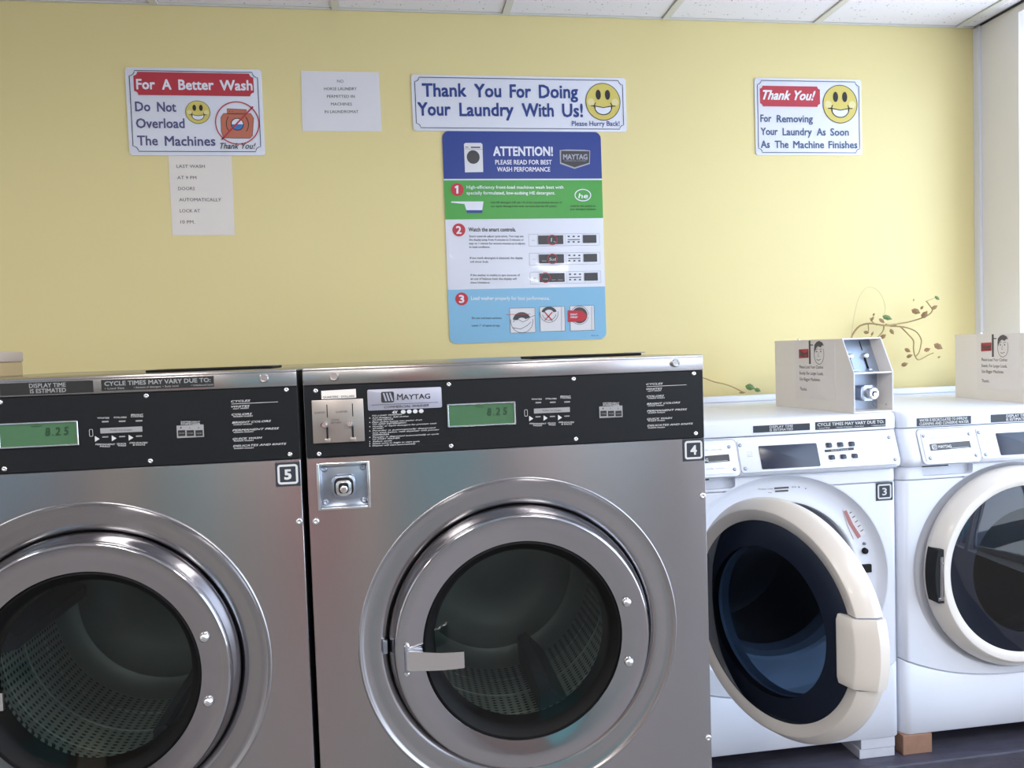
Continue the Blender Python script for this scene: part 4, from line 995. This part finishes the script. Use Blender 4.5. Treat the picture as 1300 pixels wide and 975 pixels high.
# paper: last wash
pC = plate('paper_notice', 'upright paper reading Last Wash At 9 PM, hanging below the left sign', 'notice', -.682, -.491, 1.748, 2.005, 0, 'paper', .0012, [(-.682, 1.748), (-.492, 1.748), (-.490, 1.9985), (-.682, 1.9985)])
b = B()
for s, xa, yb, xb in (('LAST WASH', 304, 517, 434), ('AT 9 PM', 308, 569, 395), ('DOORS', 312, 619, 388), ('AUTOMATICALLY', 316, 670, 509), ('LOCK AT', 319, 721, 412), ('10 PM.', 322, 772, 388)): kB.T(b, s, xa, yb, xb, 15, -.002, 0)
finish_split('notice_word', b, M['ink_k2'], pC)
# wide sign
x0, x1, z0, z1 = .090, .818, 2.082, 2.264
sW = plate('wall_sign', 'long white wall sign reading Thank You For Doing Your Laundry With Us', 'sign', x0, x1, z0, z1, .010, 'signwhite')
kW = Crop(510, 80, 4.333, WY-.004); y = kW.y
b = B(); outline(b, notched(x0+.011, x1-.011, z0+.009, z1-.009, .014), .0022, y); finish('border_line', b, M['line'], sW, 'flat')
b = B()
for s, xa, yb, xb in (('Thank', 115, 184, 355), ('You', 402, 187, 546), ('For', 597, 190, 710), ('Doing', 757, 192, 968)): kW.T(b, s, xa, yb, xb, 72, .018, 0, y)
for s, xa, yb, xb in (('Your', 90, 288, 268), ('Laundry', 320, 291, 614), ('With', 664, 294, 835), ('Us!', 885, 296, 995)): kW.T(b, s, xa, yb, xb, 72, .018, 0, y)
kW.T(b, 'Please Hurry Back!', 936, 346, 1198, 27, .008, 0, y)
finish_split('sign_word', b, M['blue'], sW)
a = kW.p(1107, 214); smiley(sW, a[0], a[1], .0600, y, .0620)
# right sign
x0, x1, z0, z1 = 1.286, 1.691, 2.0045, 2.273
sR = plate('wall_sign', 'white wall sign at the right reading Thank You For Removing Your Laundry', 'sign', x0, x1, z0, z1, .010, 'signwhite')
kR = Crop(940, 80, 6.965, WY-.004); y = kR.y
b = B(); outline(b, notched(x0+.010, x1-.010, z0+.009, z1-.009, .014), .0022, y); finish('border_line', b, M['line'], sR, 'flat')
a = kR.R(172, 205, 702, 386); b = B(); flat(b, notched(a[0], a[1], a[2], a[3], .010), y); finish('red_banner', b, M['red'], sR, 'flat')
b = B(); kR.T(b, 'Thank You!', 200, 322, 660, 82, .02, .4, y-.0006, yb1=330); finish_split('banner_word', b, M['signwhite'], sR)
b = B()
for s, xa, yb, xb in (('For', 178, 520, 272), ('Removing', 322, 524, 638), ('Your', 180, 636, 328), ('Laundry', 374, 639, 630), ('As', 676, 641, 752), ('Soon', 796, 642, 956), ('As', 182, 750, 258), ('The', 304, 751, 424), ('Machine', 468, 753, 738), ('Finishes', 780, 754, 1032)): kR.T(b, s, xa, yb, xb, 64, .015, 0, y)
finish_split('sign_word', b, M['teal'], sR)
a = kR.p(880, 365); smiley(sR, a[0], a[1], .0655, y, .0665)
# instruction poster
x0, x1, z0, z1 = .1845, .7255, 1.376, 2.0815
po = plate('instruction_poster', 'tall blue green and white washing instruction board below the long sign', 'poster', x0, x1, z0, z1, .022, 'signwhite', .003)
Y_ = WY-.003; y = Y_-.0006; r = .022
zs = (1.922, 1.790, 1.5565)
def rounded_top(xa, xb, za, zb, top):
    full = rrect(xa, xb, za, zb, r) ; n = len(full)//4
    if top: return full[:2*n]+[(xa, za), (xb, za)]
    return full[2*n:]+[(xb, zb), (xa, zb)]
b = B(); flat(b, rounded_top(x0, x1, zs[0]+.002, z1-.0005, True), y); finish('blue_band', b, M['p_blue'], po, 'flat')
b = B(); flat(b, [(x0, zs[1]), (x1, zs[1]), (x1, zs[0]-.003), (x0, zs[0]-.003)], y); finish('green_band', b, M['p_green'], po, 'flat')
b = B(); flat(b, rounded_top(x0, x1, z0+.0005, zs[2], False), y); finish('light_blue_band', b, M['p_lb'], po, 'flat')
q = y-.0006
k = Crop(510, 80, 4.333, Y_); j = Crop(550, 220, 4.239, Y_); g = Crop(660, 290, 6.964, Y_)
b = B()
k.T(b, 'ATTENTION!', 505, 510, 830, 50, .022, 0, q); k.T(b, 'PLEASE READ FOR BEST', 515, 558, 825, 25, .014, 0, q); k.T(b, 'WASH PERFORMANCE', 525, 597, 816, 25, .014, 0, q)
j.T(b, 'High-efficiency front-load machines wash best with', 180, 83, 700, 17, .008, 0, q); j.T(b, 'specially formulated, low-sudsing HE detergent.', 180, 114, 655, 17, .008, 0, q)
outline(b, [(v[0], v[1]) for v in ell(*j.p(805, 118), .0275, .0195, 36)], .0032, q); j.T(b, 'he', 781, 134, 832, 26, .02, .15, q)
flat(b, [j.p(*p) for p in ((96, 152), (270, 152), (262, 210), (182, 212), (168, 166), (96, 158))], q)
j.T(b, 'Load washer properly for best performance.', 204, 682, 626, 20, .012, 0, q)
finish_split('white_word', b, M['signwhite'], po)
b = B(); flat(b, [j.p(*p) for p in ((178, 199), (266, 199), (262, 214), (182, 214))], q-.0006); finish('scoop_contents', b, M['p_blue'], po, 'flat')
b = B()
for x_, y_ in ((129, 88), (138, 305), (153, 676)): a = j.p(x_, y_); flat(b, ell(a[0], a[1], .0215, .0215, 32), q)
finish_split('number_disc', b, M['p_red'], po)
b = B()
flat(b, [j.p(*p) for p in ((124, 110), (124, 78), (116, 81), (116, 73), (127, 66), (135, 66), (135, 110))], q-.0006)
for s, x_, y_ in (('2', 138, 305), ('3', 153, 676)): j.T(b, s, x_-13, y_+20, x_+13, 40, .022, 0, q-.0006)
finish_split('number_figure', b, M['signwhite'], po)
b = B()
j.T(b, 'Watch the smart controls.', 190, 313, 444, 22, .01, 0, q)
for s, xa, yb, xb in (('Use HE detergent OR use 1/4 of the recommended amount of', 310, 162, 692), ('any regular detergent but never use more than the HE symbol.', 310, 182, 665), ('Look for this symbol on', 740, 181, 872), ('your detergent container.', 737, 198, 876),
      ('Smart controls adjust cycle times. You may see', 193, 344, 485), ('the display jump from 4 minutes to 2 minutes or', 193, 363, 487), ('stay on 1 minute for several minutes as it adjusts', 193, 383, 494), ('to load conditions.', 193, 402, 306),
      ('If too much detergent is detected, the display', 198, 461, 482), ('will show Suds.', 198, 481, 298), ('If the washer is unable to spin because of', 201, 553, 466), ('an out of balance load, the display will', 201, 573, 448), ('show Unbalance.', 201, 593, 306), ('Do not overload machines.', 208, 784, 370), ('Leave 1" of space at top.', 208, 824, 360), ('W10 / 100', 850, 876, 888)):
    j.T(b, s, xa, yb, xb, 11 if yb < 870 else 6, .004, 0, q)
finish('small_lettering', b, M['ink_k'], po, 'flat')['kind'] = 'stuff'
# drawn washer and shield emblem
b = B(); flat(b, [k.p(*p) for p in ((342, 446), (350, 440), (436, 440), (444, 448), (448, 600), (348, 602))], q); finish('drawn_washer', b, M['paper2'], po, 'flat')
b = B(); flat(b, ell(*k.p(393, 518), .0215, .0225, 32), q-.0006); flat(b, rrect(*k.R(380, 461, 432, 468), .0005, 2), q-.0006); outline(b, [k.p(345, 473), k.p(446, 475)], .0008, q-.0006, False); flat(b, rrect(*k.R(350, 462, 366, 466), .0005, 2), q-.0006)
sh = [k.p(*p) for p in ((876, 484), (1032, 486), (1030, 550), (950, 575), (876, 548))]; flat(b, sh, q-.0012); finish('drawn_door', b, M['p_dark'], po, 'flat')['kind'] = 'stuff'
b = B(); flat(b, [k.p(*p) for p in ((868, 480), (905, 476), (1005, 478), (1036, 482), (1034, 556), (950, 583), (870, 555))], q-.0006); k.T(b, 'MAYTAG', 888, 531, 1020, 28, .025, 0, q-.0018); k.T(b, 'COMMERCIAL LAUNDRY', 892, 542, 1016, 6, 0, 0, q-.0018); finish('shield_emblem', b, M['plate'], po, 'flat')['kind'] = 'stuff'
# three drawn control strips
bl = B(); bd = B(); br = B(); bw = B()
for i, (yt, xo) in enumerate(((48, 78), (215, 84), (382, 90))):
    outline(bl, rrect(*g.R(xo, yt, xo+625, yt+104), .001, 2), .0008, q); outline(bl, [g.p(xo+78, yt+4), g.p(xo+78, yt+100)], .0006, q, False); outline(bl, [g.p(xo+325, yt+4), g.p(xo+325, yt+100)], .0006, q, False)
    flat(bd, rrect(*g.R(xo+84, yt+14, xo+305, yt+92), .0005, 2), q); flat(bd, rrect(*g.R(xo+478, yt+10, xo+598, yt+80), .0005, 2), q)
    for c_ in range(3):
        for r_ in (22, 70): flat(bd, rrect(*g.R(xo+344+c_*44, yt+r_-5, xo+362+c_*44, yt+r_+7), .0004, 2), q)
    flat(bd, rrect(*g.R(xo+344, yt+47, xo+452, yt+54), .0003, 2), q)
    a = g.p(xo+(208, 203, 135)[i], yt+54); outline(br, ell(a[0], a[1], .0165, .0165, 32), .0022, q-.001)
    g.T(bw, ('1.', 'Sud', 'Unb')[i], xo+(195, 175, 115)[i], yt+70, xo+(228, 235, 158)[i], (34, 26, 10)[i], .005, .1, q-.0006)
    g.T(bw, ('min', 'wash', 'spin  rinse')[i], xo+(225, 110, 190)[i], yt+76, xo+(250, 150, 290)[i], 9, 0, 0, q-.0006)
    g.T(bl, 'coin', xo+30, yt+62, xo+52, 12, 0, 0, q)
finish('control_drawing_lines', bl, M['ink_g'], po, 'flat')['kind'] = 'stuff'; finish_split('drawn_display', bd, M['p_dark'], po); finish_split('red_ring', br, M['p_red'], po); finish('control_drawing_digits', bw, M['ink_w'], po, 'flat')['kind'] = 'stuff'
# three loading pictures
bw = B(); bd = B(); br = B(); bl = B()
for i, (xa, xb, ya, yb) in enumerate(((413, 548, 725, 858), (574, 708, 718, 850), (736, 866, 712, 846))):
    flat(bw, rrect(*j.R(xa, ya, xb, yb), .001, 2), q)
    outline(bl, rrect(*j.R(xa, ya, xb, yb), .001, 2), .0009, q-.0012)
    cx, cz = j.p((xa+xb)/2-(4, 18, 14)[i], ya+(72, 35, 52)[i]); rr = (.034, .028, .028)[i]
    outline(bl, ell(cx, cz, rr*1.12, rr*1.12, 32, 170, 370) if i != 2 else ell(cx, cz, rr*1.12, rr*1.12, 36), .0012, q-.0012, False)
    if i == 0:
        flat(bd, ell(cx, cz+.004, rr*.9, rr*.8, 24, 20, 175)+ell(cx, cz+.004, rr*.4, rr*.25, 16, 175, 20), q-.0006)
        outline(bl, [j.p(*p) for p in ((430, 800), (450, 780), (480, 800), (505, 790), (520, 775), (546, 765))], .0014, q-.0012, False); outline(bl, [j.p(*p) for p in ((425, 830), (470, 838), (505, 820), (525, 800))], .0014, q-.0012, False)
        outline(br, [j.p(392, 760), j.p(522, 758)], .0016, q-.0018, False)
    if i == 1:
        flat(bd, ell(cx, cz+.001, rr*.95, rr*.75, 24, 10, 170)+ell(cx, cz+.001, rr*.55, rr*.4, 16, 170, 10), q-.0006)
        for d in (-1, 1): outline(br, [j.p(620-20*d, 748), j.p(620+20*d, 792)], .0034, q-.0018, False)
        outline(bl, [j.p(690, 720), j.p(690, 848)], .001, q-.0012, False); outline(bl, ell(cx, cz, rr*.85, rr*.85, 24, 190, 350), .0012, q-.0012, False)
    if i == 2:
        flat(bd, ell(cx, cz, rr*.98, rr*.98, 32), q-.0006)
        flat(br, [j.p(*p) for p in ((724, 738), (800, 740), (822, 758), (825, 778), (802, 798), (724, 800))], q-.0018)
        outline(bl, [j.p(852, 716), j.p(852, 844)], .001, q-.0012, False)
finish_split('loading_picture', bw, M['paper2'], po); finish_split('drawn_drum', bd, M['p_dark'], po); finish_split('red_mark', br, M['p_red'], po); finish('loading_pictures_lines', bl, M['ink_k'], po, 'flat')['kind'] = 'stuff'
b = B(); j.T(b, 'DON\'T', 738, 764, 775, 9, .02, 0, q-.0024); j.T(b, 'FORGET', 738, 779, 776, 9, .02, 0, q-.0024); finish('stop_hand_lettering', b, M['signwhite'], po, 'flat')['kind'] = 'stuff'

# ------------------------------------------------------------------ unseen red vending machine, added for the red band reflected in the steel
vm = thing('added_vending_machine', 'red vending machine added behind the camera for its reflection in the steel', 'vending machine', (-.60, -2.6, 0))
finish('cabinet', box(B(), -.78, -.40, -2.93, -2.42, .05, .92, .01), M['chair'], vm, True)
finish('dispensing_door', box(B(), -.76, -.42, -2.418, -2.40, .09, .89, .006), M['chair'], vm, True)
finish('coin_panel', box(B(), -.50, -.44, -2.398, -2.39, .6, .8, .003), M['p_dark'], vm)
for x in (-.74, -.44):
    for yv in (-2.88, -2.47): finish('foot', box(B(), x-.02, x+.02, yv-.02, yv+.02, 0, .049), M['chairleg'], vm)
